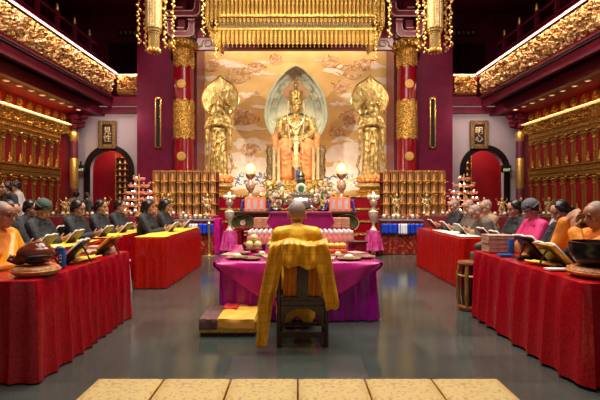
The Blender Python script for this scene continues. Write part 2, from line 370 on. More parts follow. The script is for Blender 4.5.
# ------------------------------------------------------------------ the room
mb = MB(); mb.box((0, 7, -.05), (20, 24, .1)); struct('floor', mb, K['floor'])
mb = MB(); mb.box((0, 7, 8.4), (20, 24, .1)); struct('ceiling', mb, K['red_deep'])
for s in (-1, 1):
    n = SIDE[s]
    mb = MB(); mb.box((s*7.7, 7, 2.1), (.3, 24, 4.2)); struct('wall_'+n, mb, K['red_wall'])
    mb = MB(); mb.box((s*9.1, 7, 6.3), (.3, 24, 4.2)); struct('wall_upper_'+n, mb, K['red_deep'])
    # balcony floor slab with red beams and the recess shade between painted black
    mb = MB(); mb.box((s*7.5, 4.6, 4.18), (2.0, 21.2, .12)); struct('ceiling_balcony_'+n, mb, K['red_deep'])
    mb = MB(); mb.box((s*6.56, 4.4, 4.22), (.16, 21.2, .26)); mb.box((s*6.62, 4.4, 4.40), (.04, 21.2, .12)); struct('beam_inner_'+n, mb, K['maroon_beam'])
    mb = MB(); mb.box((s*6.5, 4.4, 4.62), (.9, 21.0, .04)); struct('ceiling_recess_'+n, mb, K['black'])
    mb = MB(); mb.box((s*6.16, 4.35, 4.52), (.12, 21.0, .34)); mb.box((s*6.12, 4.35, 4.68), (.16, 21.0, .05)); struct('beam_outer_'+n, mb, K['maroon_beam'])
    mb = MB(); mb.box((s*7.9, 4.4, 5.36), (3.7, 21.2, .1)); struct('floor_upper_'+n, mb, K['red_deep'])
    # end wall, white with an arch opening
    ax, aw, spring, top = s*4.185/1.0 if False else s*6.33, .66, 2.30, 4.2
    x0, x1 = (-7.6, -4.8) if s < 0 else (4.8, 7.6)
    mb = MB(); N = 16
    arc = [(ax+aw*math.cos(PI*k/N), spring+aw*math.sin(PI*k/N)) for k in range(N+1)]   # right to left
    right = [(x1, 0), (x1, top)]; y = 15.2
    mb.box(((x0+ax-aw)/2, y+.1, top/2), (ax-aw-x0, .2, top)); mb.box(((x1+ax+aw)/2, y+.1, top/2), (x1-ax-aw, .2, top))
    for k in range(N):
        a, b = arc[k], arc[k+1]; mb.prism([(a[0], a[1]), (a[0], top), (b[0], top), (b[0], b[1])], y, y+.2)
    struct('wall_end_'+n, mb, K['white_wall'])
    # dark arch frame
    mb = MB(); R1 = .84
    for k in range(N):
        a0, a1 = PI*k/N, PI*(k+1)/N
        mb.prism([(ax+aw*math.cos(a0), spring+aw*math.sin(a0)), (ax+R1*math.cos(a0), spring+R1*math.sin(a0)), (ax+R1*math.cos(a1), spring+R1*math.sin(a1)), (ax+aw*math.cos(a1), spring+aw*math.sin(a1))], y-.06, y+.02)
    for q in (-1, 1): mb.box((ax+q*(aw+R1)/2, y-.02, spring/2), (R1-aw, .08, spring))
    struct('door_%d' % (1 if s < 0 else 2), mb, K['arch_black'], label='dark arched door frame in the white end wall')
    # red room beyond
    mb = MB(); mb.box((s*6.2, 16.9, 2), (3.2, .1, 4)); struct('wall_beyond_'+n, mb, K['red_wall'])
    # wall above the end wall, upper level
    mb = MB(); mb.box((s*7.1, 17.2, 6.8), (4.4, .2, 3.4)); struct('wall_upper_end_'+n, mb, K['maroon'])
    # end balcony beams
    mb = MB(); mb.box((s*5.9, 14.9, 4.55), (2.3, .14, .28)); mb.box((s*5.9, 15.0, 4.27), (2.9, .16, .2)); struct('beam_end_'+n, mb, K['maroon_beam'])
    mb = MB(); mb.box((s*6.2, 16.0, 5.36), (3.0, 2.4, .1)); struct('floor_upper_end_'+n, mb, K['red_deep'])
    # maroon wall panel flanking the altar with the recess reveal
    xa, xb = (-5.12, -3.42) if s < 0 else (3.32, 4.98)
    mb = MB(); mb.box(((xa+xb)/2, 14.9, 4.2), (xb-xa, 1.0, 8.4)); struct('wall_panel_'+n, mb, K['maroon'])
    xr = CX+s*3.25
    mb = MB(); mb.box((xr, 14.9, 4.2), (.24, 1.2, 8.4)); struct('trim_recess_'+n, mb, K['purple_wood'])
# mural back wall
mb = MB(); mb.box((CX, 15.85, 4.2), (6.6, .3, 8.4)); struct('wall_back', mb, K['purple_wood'])

# slot windows in the maroon panels
for s in (-1, 1):
    x = CX+s*4.38; t = thing('slot_window', 'narrow gold-framed slot in the maroon wall, %s of the altar' % SIDE[s], 'window', (x, 14.38, 3.75), 0, 'tall slots in the maroon walls')
    MB().box((0, 0, 0), (.12, .03, 1.5)).build('grille', K['black'], t, False)
    m = MB()
    for q in (-1, 1): m.box((q*.08, -.01, 0), (.04, .06, 1.62)); m.box((0, -.01, q*.79), (.2, .06, .04))
    m.build('frame', K['gold_bright'], t, False)

# ------------------------------------------------------------------ carved friezes on the balcony fronts
def frieze(label, y0, y1, fn, nu, nv, grp='carved gilt friezes on the balcony fronts'):
    m = MB()
    def g(u, v):
        p, nrm, q = fn(u, v)
        h = noise.noise(Vector((q[0]*8, q[1]*8, 1.3)))*.10+noise.noise(Vector((q[0]*22, q[1]*22, 5)))*.085+.04
        w = 1 if .06 < v < .94 else .2
        return Vector(p)+Vector(nrm)*max(h, -.03)*w
    m.grid(nu, nv, g)
    return m
for s in (-1, 1):
    t = thing('balcony_frieze', 'long carved gilt frieze along the %s balcony front' % SIDE[s], 'frieze', (s*6.0, 11, 4.7), 0, 'carved gilt friezes on the balcony fronts')
    L0, L1 = 6.5, 14.72
    def fn(u, v, s=s):
        y = L0+(L1-L0)*u; return ((s*(.14-.12*v-.02), y-11, .02+.66*v), (-s, 0, .15), (y, v*.66+s*10))
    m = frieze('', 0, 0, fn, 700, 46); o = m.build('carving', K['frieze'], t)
    MB().box((-s*.075, -.35, .735), (.025, 8.3, .03)).build('led_strip', K['led'], t, False)
    MB().box((s*.02, -.35, .785), (.16, 8.3, .05)).build('rail', K['maroon_beam'], t, False)
    MB().box((s*.12, -.35, .36), (.06, 8.3, .7)).build('backing_board', K['red_deep'], t, False)
    t = thing('balcony_frieze', 'short carved gilt frieze on the end balcony, %s of the altar' % SIDE[s], 'frieze', (s*5.52, 14.8, 4.7), 0, 'carved gilt friezes on the balcony fronts')
    def fn2(u, v, s=s):
        x = -.37+.74*u; return ((x, -.02*v, .06+.60*v), (0, -1, .1), (x+s*30, v*.66))
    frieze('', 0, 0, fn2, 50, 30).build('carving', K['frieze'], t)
    MB().box((0, .02, .70), (.74, .04, .035)).build('led_strip', K['led'], t, False)
    MB().box((0, .06, .36), (.74, .06, .72)).build('backing_board', K['red_deep'], t, False)
    # upper floor railing
    t = thing('balcony_railing', 'dark red railing of the upper floor above the %s frieze' % SIDE[s], 'railing', (s*6.5, 11, 5.41), 0, 'upper floor railings')
    for k, y in enumerate([-4.5+.95*i for i in range(9)]):
        m = MB().box((0, y, .5), (.09, .09, 1.0)); m.build('post', K['maroon_beam'], t, False)
        MB().lathe([(.0, 0), (.035, .02), (.05, .07), (.03, .13), (.04, .17), (.0, .24)], (0, y, 1.0), 10).build('finial', K['gold'], t)
    for z in (.14, .55, .92): MB().box((0, -.6, z), (.05, 8.4, .06)).build('rail', K['maroon_beam'], t, False)
    MB().box((s*.02, -.6, .34), (.012, 8.4, .36)).build('glass_panel', K['glassdark'], t, False)
    for k, y in enumerate((9.4, 12.2)):
        t = thing('upper_column', 'dark red column on the upper floor, %s side, %s from the altar' % (SIDE[s], 'farther' if k == 0 else 'nearer'), 'column', (s*7.6, y, 5.41), 0, 'upper floor columns')
        MB().lathe([(.2, 0), (.17, .05), (.17, 2.9)], n=16).build('shaft', K['maroon_beam'], t)
        MB().lathe([(.185, .9), (.185, 1.25)], n=16).build('band', K['gold_carved'], t)
# gilded plaque glinting on the upper end walls
for s in (-1, 1):
    t = thing('upper_plaque', 'dim gilt name board on the upper end wall, %s side' % SIDE[s], 'plaque', (s*6.3, 17.05, 7.6), 0, 'gilt boards on the upper end walls')
    MB().box((0, 0, 0), (.95, .06, .26)).build('board', K['dark_wood'], t, False)
    m = MB()
    for k in range(5): m.box((-.36+.18*k, -.04, .0), (.10, .02, .13))
    m.build('gilt_relief', K['gold_carved'], t, False)
    t = thing('upper_doorway', 'dark paneled double door on the upper end wall, %s side' % SIDE[s], 'door', (s*6.3, 17.05, 5.41), 0, 'upper doorways')
    for q in (-1, 1): MB().box((q*.42, 0, .9), (.8, .06, 1.8)).build('door_leaf', K['dark_wood'], t, False)
    MB().box((0, -.01, 1.84), (1.8, .1, .1)).build('lintel', K['maroon_beam'], t, False)

# ------------------------------------------------------------------ wall of niches, both sides
def niche_wall(s):
    n = SIDE[s]; t = thing('niche_wall', 'gilded wall of arched red niches on the %s side wall' % n, 'shrine wall', (s*7.5, 0, 0), 0, 'gilded niche walls')
    Y0, Y1 = (8.4, 14.05) if s < 0 else (8.1, 14.35)
    L = Y1-Y0; yc = (Y0+Y1)/2; f = -s   # inward normal
    MB().box((f*.02, yc, 1.95), (.04, L, 3.5)).build('back_panel', K['red_wall'], t, False)
    MB().box((f*.14, yc, 3.71), (.22, L+.9, .028)).build('cornice_edge', K['led_gold'], t, False)
    m = MB()
    def g(u, v):
        y = Y0-.2+(L+.9)*u; h = noise.noise(Vector((y*9, v*4, s*3)))*.035+noise.noise(Vector((y*26, v*9, 2)))*.035
        drop = .05*abs(math.sin(y*PI/.45))
        return (f*(.17+h-.05*v), y, 3.68-(.26+drop)*v)
    m.grid(320, 14, g); m.build('carved_valance', K['gold_carved'], t)
    def band(z0, z1, name):
        m = MB(); m.box((f*.08, yc, z0), (.12, L, .018)); m.box((f*.08, yc, z1), (.12, L, .018)); k = 0; y = Y0+.03
        while y < Y1:
            m.box((f*.09, y, (z0+z1)/2), (.05, .034, (z1-z0)*.66)); m.ell((f*.10, y, z1-.025), .02, None, 6, 4); y += .072
        m.build(name, K['gold_niche'], t, False)
    for a, b in ((3.10, 3.22), (3.24, 3.37), (1.96, 2.09), (2.11, 2.24), (.72, .88)): band(a, b, 'tablet_band')
    PIT = .45; ys = [Y1-.22-PIT*k for k in range(12)]
    def niche(z0, z1):
        m = MB(); R = .168; N = 12; zs = z1-R; sp = .085
        for q in (-1, 1): m.box((f*.055, q*(R+.010), (z0+zs)/2), (.06, .018, zs-z0))
        for k in range(N):
            a0, a1 = PI*k/N, PI*(k+1)/N; r0 = R+.02*math.cos(a0*6)**2; r1 = R+.02*math.cos(a1*6)**2
            m.prism([(r0*math.cos(a0), zs+r0*math.sin(a0)), (.205*math.cos(a0), zs+.21*math.sin(a0)), (.205*math.cos(a1), zs+.21*math.sin(a1)), (r1*math.cos(a1), zs+r1*math.sin(a1))], min(f*.03, f*.09), max(f*.03, f*.09), 'yz')
        m.box((f*.09, 0, z0-.02), (.14, .42, .03)); m.ell((f*.14, 0, z1+.055), (.03, .05, .035), None, 8, 6)
        for q in (-1, 1): m.ell((f*.10, q*.17, z1+.02), (.03, .05, .035), None, 8, 6); m.ell((f*.10, q*.19, zs+.02), (.03, .03, .03), None, 8, 6)
        return m
    def beads(z0, z1):
        m = MB(); z = z0+.02
        while z < z1: m.ell((f*.09, 0, z), (.016, .020, .022), None, 6, 4); z += .055
        return m
    proto = {}
    for row, (z0, z1) in enumerate(((2.27, 3.02), (.95, 1.88))):
        for k, y in enumerate(ys):
            if row not in proto:
                a = niche(z0, z1).build('niche', K['gold_niche'], t, False); b = beads(z0, z1+.06).build('bead_column', K['gold_niche'], t); proto[row] = (a, b)
            else:
                a, b = [q.copy() for q in proto[row]]; COL.objects.link(a); COL.objects.link(b)
            a.location = (0, y, 0); b.location = (0, y-PIT/2, 0)
    return ys
def seated_statue_mb(h=.3):
    m = MB(); q = h/.3
    m.ell((0, 0, .04*q), (.085*q, .06*q, .04*q)); m.ell((0, 0, .12*q), (.05*q, .036*q, .075*q)); m.tube([(-.045*q, 0, .16*q), (-.065*q, .01*q, .1*q), (-.01*q, .05*q, .08*q)], .017*q, 6)
    m.tube([(.045*q, 0, .16*q), (.065*q, .01*q, .1*q), (.01*q, .05*q, .08*q)], .017*q, 6); m.ell((0, 0, .225*q), (.026*q, .028*q, .036*q)); m.ell((0, -.004*q, .265*q), (.013*q, .013*q, .02*q))
    m.ell((0, 0, 0), (.1*q, .07*q, .025*q))
    return m
STAT = bake(seated_statue_mb(), .012, 1)
for s in (-1, 1):
    ys = niche_wall(s)
    for row, z in ((0, 2.30), (1, .98)):
        for k, y in enumerate(ys[:8]):
            o = obj_me('seated_figurine', STAT, K['gold_niche'])
            o.location = (-s*.11+s*7.5, y, z); o.rotation_euler = (0, 0, PI/2*s); o.scale = (.8, .8, .85)
            tag(o, 'gilt figurine, %s niche from the white wall, %s row of the %s wall' % (ORD[k], 'upper' if row == 0 else 'lower', SIDE[s]), 'statue', 'seated figurines in the %s wall niches' % SIDE[s])
    # medallions above the cornice
    for k in range(8):
        y = 11.32+.455*k
        m = MB(); N = 40; out = []
        for i in range(N):
            a = 2*PI*i/N; r = .12*(1+.16*abs(math.cos(4*a))); out.append((r*math.cos(a), r*1.15*math.sin(a)))
        m.prism(out, -.02, .02, 'yz'); m.ell((-s*.02, 0, 0), (.03, .05, .055)); m.tube([( -s*.02, .085*math.cos(a), .1*math.sin(a)) for a in [2*PI*i/20 for i in range(21)]], .012, 6)
        o = m.build('wall_medallion', K['gold_carved']); o.location = (s*7.53-s*.0, y, 3.92)
        tag(o, 'gilt lotus medallion above the %s niche wall, %s from the white wall' % (SIDE[s], ORD[7-k]), 'medallion', 'lotus medallions above the %s niche wall' % SIDE[s])
    # recessed downlights
    for k in range(8):
        y = 10.6+.5*k; t = thing('downlight', 'small recessed downlight under the %s balcony, %s from the white wall' % (SIDE[s], ORD[7-k]), 'downlight', (s*6.85, y, 4.12), 0, 'downlights under the %s balcony' % SIDE[s])
        MB().lathe([(.075, 0), (.075, -.015), (.05, -.02), (.05, 0)], n=16).build('ring', K['gold_line'], t); MB().lathe([(.045, -.002), (.045, -.012)], n=12).build('bulb', K['spotled'], t)
    # corner column with gold bands and scroll bracket
    t = thing('corner_column', 'slim purple column with gilt oval bands at the %s end of the niche wall' % ('left' if s < 0 else 'right'), 'column', (s*7.3, 14.75, 0), 0, 'corner columns by the niche walls')
    MB().lathe([(.16, 0), (.12, .1), (.12, 4.1)], n=20).build('shaft', K['purple_wood'], t)
    for z0, z1 in ((1.55, 2.75), (3.1, 3.62)):
        MB().lathe([(.02, z0), (.09, z0+.03), (.135, z0+.15), (.135, z1-.15), (.09, z1-.03), (.02, z1)], (-s*.0, -.005, 0), 20).build('gilt_band', K['gold'], t)
    m = MB()
    m.box((-s*.05, -.05, 3.98), (.36, .3, .14)); m.box((-s*.14, -.05, 3.82), (.42, .22, .10)); m.ell((-s*.34, -.05, 4.0), (.13, .12, .09)); m.ell((-s*.22, -.05, 3.70), (.14, .11, .08)); m.box((0, -.05, 3.66), (.3, .26, .12))
    m.build('scroll_bracket', K['maroon_beam'], t, bevel=.02)
    # plain red panel between niches and column is the wall; hanging exit sign, plaque
    xs = -7.18 if s < 0 else 6.95
    t = thing('exit_sign', 'black box exit sign on the white wall, %s of the altar' % SIDE[s], 'sign', (xs, 14.95, 2.32))
    MB().box((0, 0, 0), (.30, .1, .24)).build('case', K['black'], t, False)
    def text(body, size, loc, m, parent, name='lettering', ex=.004, rot=(PI/2, 0, 0)):
        c = bpy.data.curves.new(name, 'FONT'); c.body = body; c.size = size; c.extrude = ex; c.align_x = 'CENTER'; c.align_y = 'CENTER'; c.space_line = .95
        o = bpy.data.objects.new(name, c); COL.objects.link(o); dg = bpy.context.evaluated_depsgraph_get()
        me = bpy.data.meshes.new_from_object(o.evaluated_get(dg)); bpy.data.objects.remove(o)
        me.materials.clear(); me.materials.append(m); p = bpy.data.objects.new(name, me); COL.objects.link(p); p.parent = parent; p.location = loc; p.rotation_euler = rot; return p
    text('EXIT', .115, (0, -.056, -.04), K['green_led'], t)
    MB().box((0, 0, .18), (.04, .04, .14)).build('hanger', K['black'], t, False)
    px = (108.5-297)/450*15.2 if s < 0 else (478-297)/450*15.2
    t = thing('wall_plaque', 'gilt-framed black plaque reading %s above the %s arch' % ('見性' if s < 0 else '明心', SIDE[s]), 'plaque', (px, 15.14, 3.47))
    MB().box((0, 0, 0), (.34, .05, .66)).build('board', K['black'], t, False)
    m = MB()
    for q in (-1, 1): m.box((q*.23, -.03, 0), (.14, .12, .96)); m.box((0, -.03, q*.40), (.34, .12, .15))
    m.build('frame', K['dark_gold'], t, False, bevel=.03)
    text('見\n性' if s < 0 else '明\n心', .27, (0, -.035, .0), K['gold_pale'], t, 'calligraphy')

# ------------------------------------------------------------------ great pillars with gilt bands
for s in (-1, 1):
    t = thing('great_pillar', 'round red lacquer pillar with carved gilt bands, %s of the altar' % SIDE[s], 'pillar', (CX+s*3.47, 14.0, 0), 0, 'red pillars flanking the altar')
    MB().lathe([(.42, 0), (.42, .12), (.34, .22), (.30, .3), (.30, 5.95)], n=36).build('shaft', K['red_lacquer'], t)
    def band(z0, z1, wav=True):
        m = MB()
        def g(u, v):
            a = 2*PI*u; lo = z0-(.07*abs(math.sin(4*a)) if wav else 0); hi = z1+(.07*abs(math.sin(4*a)) if wav else 0)
            r = .318+.022*noise.noise(Vector((math.cos(a)*6, math.sin(a)*6, (lo+(hi-lo)*v)*16)))
            return (r*math.cos(a), r*math.sin(a), lo+(hi-lo)*v)
        m.grid(150, 60, g); return m
    band(3.22, 4.32).build('gilt_band', K['gold_carved'], t)
    band(5.42, 5.95).build('gilt_collar', K['gold_carved'], t)
    for z in (4.83, 2.62):
        m = MB(); m.lathe([(.0, .0), (.12, .0), (.14, .01), (.12, .03), (.0, .03)], (0, -.30, z), 20, R=rotm(90)); m.tube([(.065*math.cos(a), -.335, z+.065*math.sin(a)) for a in [2*PI*i/16 for i in range(17)]], .012, 6)
        m.build('medallion', K['gold_flat'], t, False)
    m = MB(); m.lathe([(.36, 5.95), (.42, 6.0), (.36, 6.06), (.45, 6.16), (.38, 6.22)], n=24); 
    for i in range(26):
        a = 2*PI*i/26; m.ell((.42*math.cos(a), .42*math.sin(a), 6.06+.06*math.sin(i*3)), (.07, .07, .11), None, 6, 5)
    m.build('carved_capital', K['gold_carved'], t)
    # bracket set
    t = thing('bracket_set', 'stacked maroon roof brackets edged in gold above the %s pillar' % SIDE[s], 'bracket', (CX+s*3.47, 13.75, 6.22), 0, 'gold-edged roof brackets')
    def arm(w, z, h, y, name='bracket_arm'):
        out = [(-w, z+h), (-w, z+h*.35), (-w*.92, z+h*.12), (-w*.72, z), (w*.72, z), (w*.92, z+h*.12), (w, z+h*.35), (w, z+h), (w-.15, z+h), (w-.16, z+h*.62), (w-.22, z+h*.38), (-w+.22, z+h*.38), (-w+.16, z+h*.62), (-w+.15, z+h)]
        MB().prism(out, y-.07, y+.07).build(name, K['bracket_red'], t, False)
        MB().tube([(p[0], y-.075, p[1]) for p in out+[out[0]]], .018, 5, False).build('gold_edging', K['gold_line'], t)
    for i, (w, z, y) in enumerate(((.40, .03, -.05), (.60, .60, -.16), (.70, 1.17, -.28))):
        arm(w, z, .42, y)
        for q in (-1, 0, 1):
            m = MB().box((q*(w-.07), y, z+(.45 if q else .20)), (.16, .2, .08), None, 1.25, 1.25); m.build('bearing_block', K['bracket_red'], t, False)
            MB().tube([(q*(w-.07)-.1, y-.13, z+(.49 if q else .24)), (q*(w-.07)+.1, y-.13, z+(.49 if q else .24))], .014, 5).build('gold_edging', K['gold_line'], t)
    MB().box((0, .05, .8), (.22, .2, 1.5)).build('post', K['maroon_beam'], t, False)
# lintel board with gold scrolls
t = thing('lintel_board', 'purple lintel board with gold scrolls under the gilt canopy', 'lintel', (CX, 14.0, 6.12))
MB().box((0, 0, 0), (6.56, .16, .36)).build('board', K['purple_wood'], t, False)
for s in (-1, 1):
    m = MB(); n_ = 30; pts = []
    for i in range(n_):
        a = PI*1.0-i/(n_-1)*2.5*PI; r = .045+.085*(1-i/(n_-1)); pts.append((s*(2.72-r*math.cos(a)*1.3), -.10, .0+r*math.sin(a)))
    m.tube(pts[::-1]+[(s*2.72+s*.17*1.0, -.10, -.06), (s*3.0, -.10, -.10), (s*3.1, -.10, .02), (s*3.18, -.10, .11)], [.014]*6+[.02]*(n_-6)+[.03, .034, .026, .008], 6)
    m.tube([(s*2.56, -.10, -.06), (s*2.42, -.10, -.11), (s*2.2, -.10, -.08), (s*2.05, -.10, .03), (s*1.9, -.10, .0)], [.02, .03, .028, .02, .006], 6)
    m.build('gold_scroll', K['gold_pale'], t)

# ------------------------------------------------------------------ gilt canopy
t = thing('gilt_canopy', 'two-tier gilt canopy with rows of hanging lappets above the altar', 'canopy', (CX, 11.6, 5.4))
def tier(w, zb, zt, y0, depth, npend, plen):
    MB().box((0, depth/2, (zb+plen+zt)/2), (w*2, depth, zt-zb-plen)).build('canopy_box', K['dark_gold'], t, False)  # backing in darker gilt, painting shade into the gaps between lappets
    MB().box((0, depth/2-.03, zb+plen+.02), (w*2+.1, depth+.1, .05)).build('moulding', K['gold_canopy'], t, False)
    MB().box((0, depth/2-.03, zt), (w*2+.14, depth+.14, .06)).build('moulding', K['gold_canopy'], t, False)
    first = None
    for k in range(npend):
        x = -w+.04+(2*w-.08)*k/(npend-1)
        if first is None:
            hw = w/(npend-1)*.72; m = MB(); m.prism([(-hw, plen), (-hw, .05), (-hw*.5, .0), (0, -.03), (hw*.5, .0), (hw, .05), (hw, plen)], -.02, .0)
            m.tube([(-hw*.75, -.025, plen), (-hw*.75, -.025, .07), (0, -.025, .015), (hw*.75, -.025, .07), (hw*.75, -.025, plen)], .010, 5)
            z = .1
            while z < plen: m.ell((0, -.022, z), (hw*.4, .02, .022), None, 6, 4); z += .065
            m.ell((0, -.01, -.06), (.018, .018, .03), None, 6, 4)
            first = m.build('lappet', K['gold_canopy'], t); o = first
        else: o = first.copy(); COL.objects.link(o)
        o.location = (x, -.035, zb)
    for q in (-1, 1):
        for k in range(4):
            o = first.copy(); COL.objects.link(o); o.location = (q*(w+.02), .1+k*.18, zb); o.rotation_euler = (0, 0, PI/2*q)
tier(2.28, .48, 1.5, 0, 1.3, 44, .62)
tier(1.98, -.10, .62, .35, .95, 36, .36)
for q in (-1, 1):
    m = MB(); m.prism([(q*2.32, .55), (q*2.30, .30), (q*2.18, .08), (q*1.98, -.08), (q*1.96, .50)], .4, .9); m.build('corner_brace', K['gold_carved'], t)
for x in (-1.82, .0, 1.78):
    MB().lathe([(.045, 0), (.05, -.03), (.03, -.04), (.0, -.03)], (x, .12, .44), 12).build('spot_bulb', K['bulb'], t)

# ------------------------------------------------------------------ hanging gilt columns and bead strings
def gilt_banner(x, y, label):
    t = thing('hanging_gilt_column', label, 'hanging ornament', (x, y, 4.27), 0, 'hanging gilt columns')
    MB().lathe([(.10, 0), (.115, .0), (.115, .04), (.108, .05), (.108, .36), (.125, .37), (.125, .40)], n=8, phase=PI/8).build('lower_drum', K['gold_bright'], t, False)
    MB().lathe([(.145, .40), (.145, 4.05)], n=8, phase=PI/8).build('core', K['gold_bright'], t, False)
    m = MB()
    for k in range(8):
        a = PI/4*k; m.box((.142*math.cos(a), .142*math.sin(a), 2.26), (.02, .08, 3.6), rotm(0, 0, math.degrees(a)))
    m.build('engraved_panel', K['gold_engraved'], t, False)
    m = MB()
    for k in range(10):
        a = 2*PI*k/10; m.ell((.12*math.cos(a), .12*math.sin(a), .02), (.025, .025, .045), None, 6, 5)
    m.build('petal_rim', K['gold'], t)
gilt_banner(-2.86, 9.0, 'thick hanging gilt column with engraved panels, left of the altar')
gilt_banner(2.76, 9.0, 'thick hanging gilt column with engraved panels, right of the altar')
bead_cache = {}
def beads(x, y, zb, label, r=.024):
    key = round(zb, 1)
    m = MB(); z = zb; i = 0; m.tube([(0, 0, zb), (0, 0, 8.35)], .006, 5, False)
    while z < 8.3:
        m.ell((.02*math.sin(i*2.4), .02*math.cos(i*2.4), z), (r*1.1, r, r*1.15), None, 7, 5)
        if i % 2 == 0: m.ell((.045*math.cos(i*1.3), .03*math.sin(i*1.3), z+.03), (.018, .014, .032), rotm(20, 30, i*40), 6, 4)
        z += .062; i += 1
    o = m.build('bead_string', K['gold'], loc=(x, y, 0)); tag(o, label, 'bead string', 'hanging gold bead strings')
for px, yb, d, lab in ((138.5, 43, 9.0, 'hanging gold bead string at the outer side of the left gilt column'), (145.5, 50, 9.2, 'gold bead string against the left gilt column'), (165, 47, 9.0, 'hanging gold bead string just inside the left gilt column'), (173, 50, 9.2, 'gold bead string between left column and left brackets'), (203, 36, 9.6, 'gold bead string beside the canopy at its left end'), (216, 60, 11.3, 'lowest gold bead string under the left canopy corner'),
                       (389.5, 37, 9.6, 'gold bead string beside the canopy at its right end'), (375.5, 60, 11.3, 'lowest gold bead string under the right canopy corner'), (418, 50, 9.2, 'gold bead string between right brackets and right column'), (424.5, 52, 9.0, 'hanging gold bead string just inside the right gilt column'), (446, 51, 9.2, 'gold bead string close outside the right gilt column'), (450.5, 46, 9.0, 'outermost gold bead string beyond the right gilt column')):
    beads((px-297)/450*d, d, 1.35+(198-yb)/450*d, lab)

# ------------------------------------------------------------------ mural
def wx(px, d): return (px-297)/450*d
def wz(py, d): return 1.35+(198-py)/450*d
t = thing('mural', 'gold wall painting of clouds, dragons and waves behind the altar', 'mural', (CX, 15.68, 0))
MB().box((0, 0, 3.32), (6.36, .04, 6.3)).build('painted_ground', K['mural'], t, False)
rnd = random.Random(11)
def cloud(cx, cz, w, h, m, k=0):
    b = MB(); n = max(4, int(w*9)); Y = -.022-.002*k
    for i in range(n):
        u = (i+.5)/n*2-1; r = h*(.5+.5*rnd.random())*(1-.55*u*u)
        b.ell((cx+u*w*.5, Y, cz+rnd.uniform(-.3, .3)*h), (r*1.25, .006, r*.7), None, 14, 6)
    b.tube([(cx+w*.45, Y, cz), (cx+w*.75, Y, cz-h*.2), (cx+w*1.0, Y, cz+h*.1)], [h*.3, h*.15, .005], 6, flat=.05 if False else 1)
    b.v = [(x, max(min(y, Y+.006), Y-.006), z) for x, y, z in b.v]
    b.build('painted_cloud', m, t)
def swirl(cx, cz, R, m, turns=1.6, th=.07, sgn=1):
    b = MB(); pts = []; n = 34
    for i in range(n):
        a = i/(n-1)*turns*2*PI; r = R*(1-.75*i/n); pts.append((cx+sgn*r*math.cos(a)*1.35, -.03, cz+r*math.sin(a)*.8))
    b.tube(pts, [th*(.35+.9*math.sin(PI*(i+1)/(n+1))) for i in range(n)], 6); b.v = [(x, -.03+(y+.03)*.1, z) for x, y, z in b.v]
    b.build('painted_dragon', m, t)
    b = MB()
    for i in range(2, n-4, 2):
        p = pts[i]; b.tube([(p[0]-.04, -.04, p[2]-.05), (p[0], -.04, p[2]+.01), (p[0]+.05, -.04, p[2]+.03)], .006, 4)
    for i in range(3):
        a = rnd.uniform(0, 6.28); q = (cx+R*1.3*math.cos(a), cz+R*.9*math.sin(a)); b.tube([(q[0], -.03, q[1]), (q[0]+rnd.uniform(-.1, .1), -.03, q[1]+.06), (q[0]+rnd.uniform(-.14, .14), -.03, q[1]+rnd.uniform(-.1, .12))], .012, 4)
    b.build('painted_outline', K['ink'], t)
for px, py, w, h in ((222, 62, .7, .16), (235, 66, .6, .2), (262, 62, .5, .12), (212, 78, .5, .14), (246, 95, .6, .13), (259, 107, .5, .16), (244, 128, .9, .22), (250, 142, 1.0, .22), (240, 160, 1.2, .40), (258, 168, 1.2, .5), (240, 178, 1.4, .4), (252, 148, .8, .3),
                     (322, 60, .5, .10), (333, 72, .5, .25), (345, 66, .7, .12), (372, 66, .6, .2), (337, 104, .6, .12), (352, 128, .6, .2), (345, 152, 1.3, .5), (341, 140, .6, .16), (356, 168, 1.4, .45), (332, 174, 1.2, .45), (382, 80, .4, .2), (245, 186, 1.6, .22), (352, 184, 1.6, .24), (225, 182, 1.2, .3), (375, 180, 1.2, .3), (335, 188, 1.2, .26), (262, 188, 1.2, .26), (208, 150, .5, .3), (385, 150, .5, .3), (230, 108, .5, .14), (350, 96, .6, .14), (268, 74, .4, .1), (255, 72, .5, .16)):
    cloud(wx(px, 15.66)-CX, wz(py, 15.66), w, h, K['cloud_white'], rnd.randrange(4))
for px, py, R, sg in ((238, 76, .34, 1), (276, 60, .18, -1), (256, 68, .22, 1), (245, 118, .34, -1), (226, 132, .2, 1), (250, 150, .26, 1), (330, 62, .24, 1), (352, 72, .34, -1), (365, 64, .22, 1), (342, 88, .22, 1), (350, 118, .30, -1), (336, 132, .2, 1), (383, 110, .25, 1), (212, 66, .2, 1)):
    swirl(wx(px, 15.66)-CX, wz(py, 15.66), R, K['cloud_peach'], sgn=sg)
for h_ in (0, 1):
    for i in range(17):
        b = MB(); px = (236+i*2.2) if h_ == 0 else (326+i*3.5); py = 180+5*math.sin(i*1.7); x, z = wx(px, 15.66)-CX, wz(py, 15.66)
        b.tube([(x+(.13-.005*q)*math.cos(q*.5), -.045, z+(.10-.004*q)*math.sin(q*.5)) for q in range(17)], .022, 5)
        b.v = [(x_, -.045+(y_+.045)*.2, z_) for x_, y_, z_ in b.v]; b.build('painted_wave', K['painted_blue'], t)
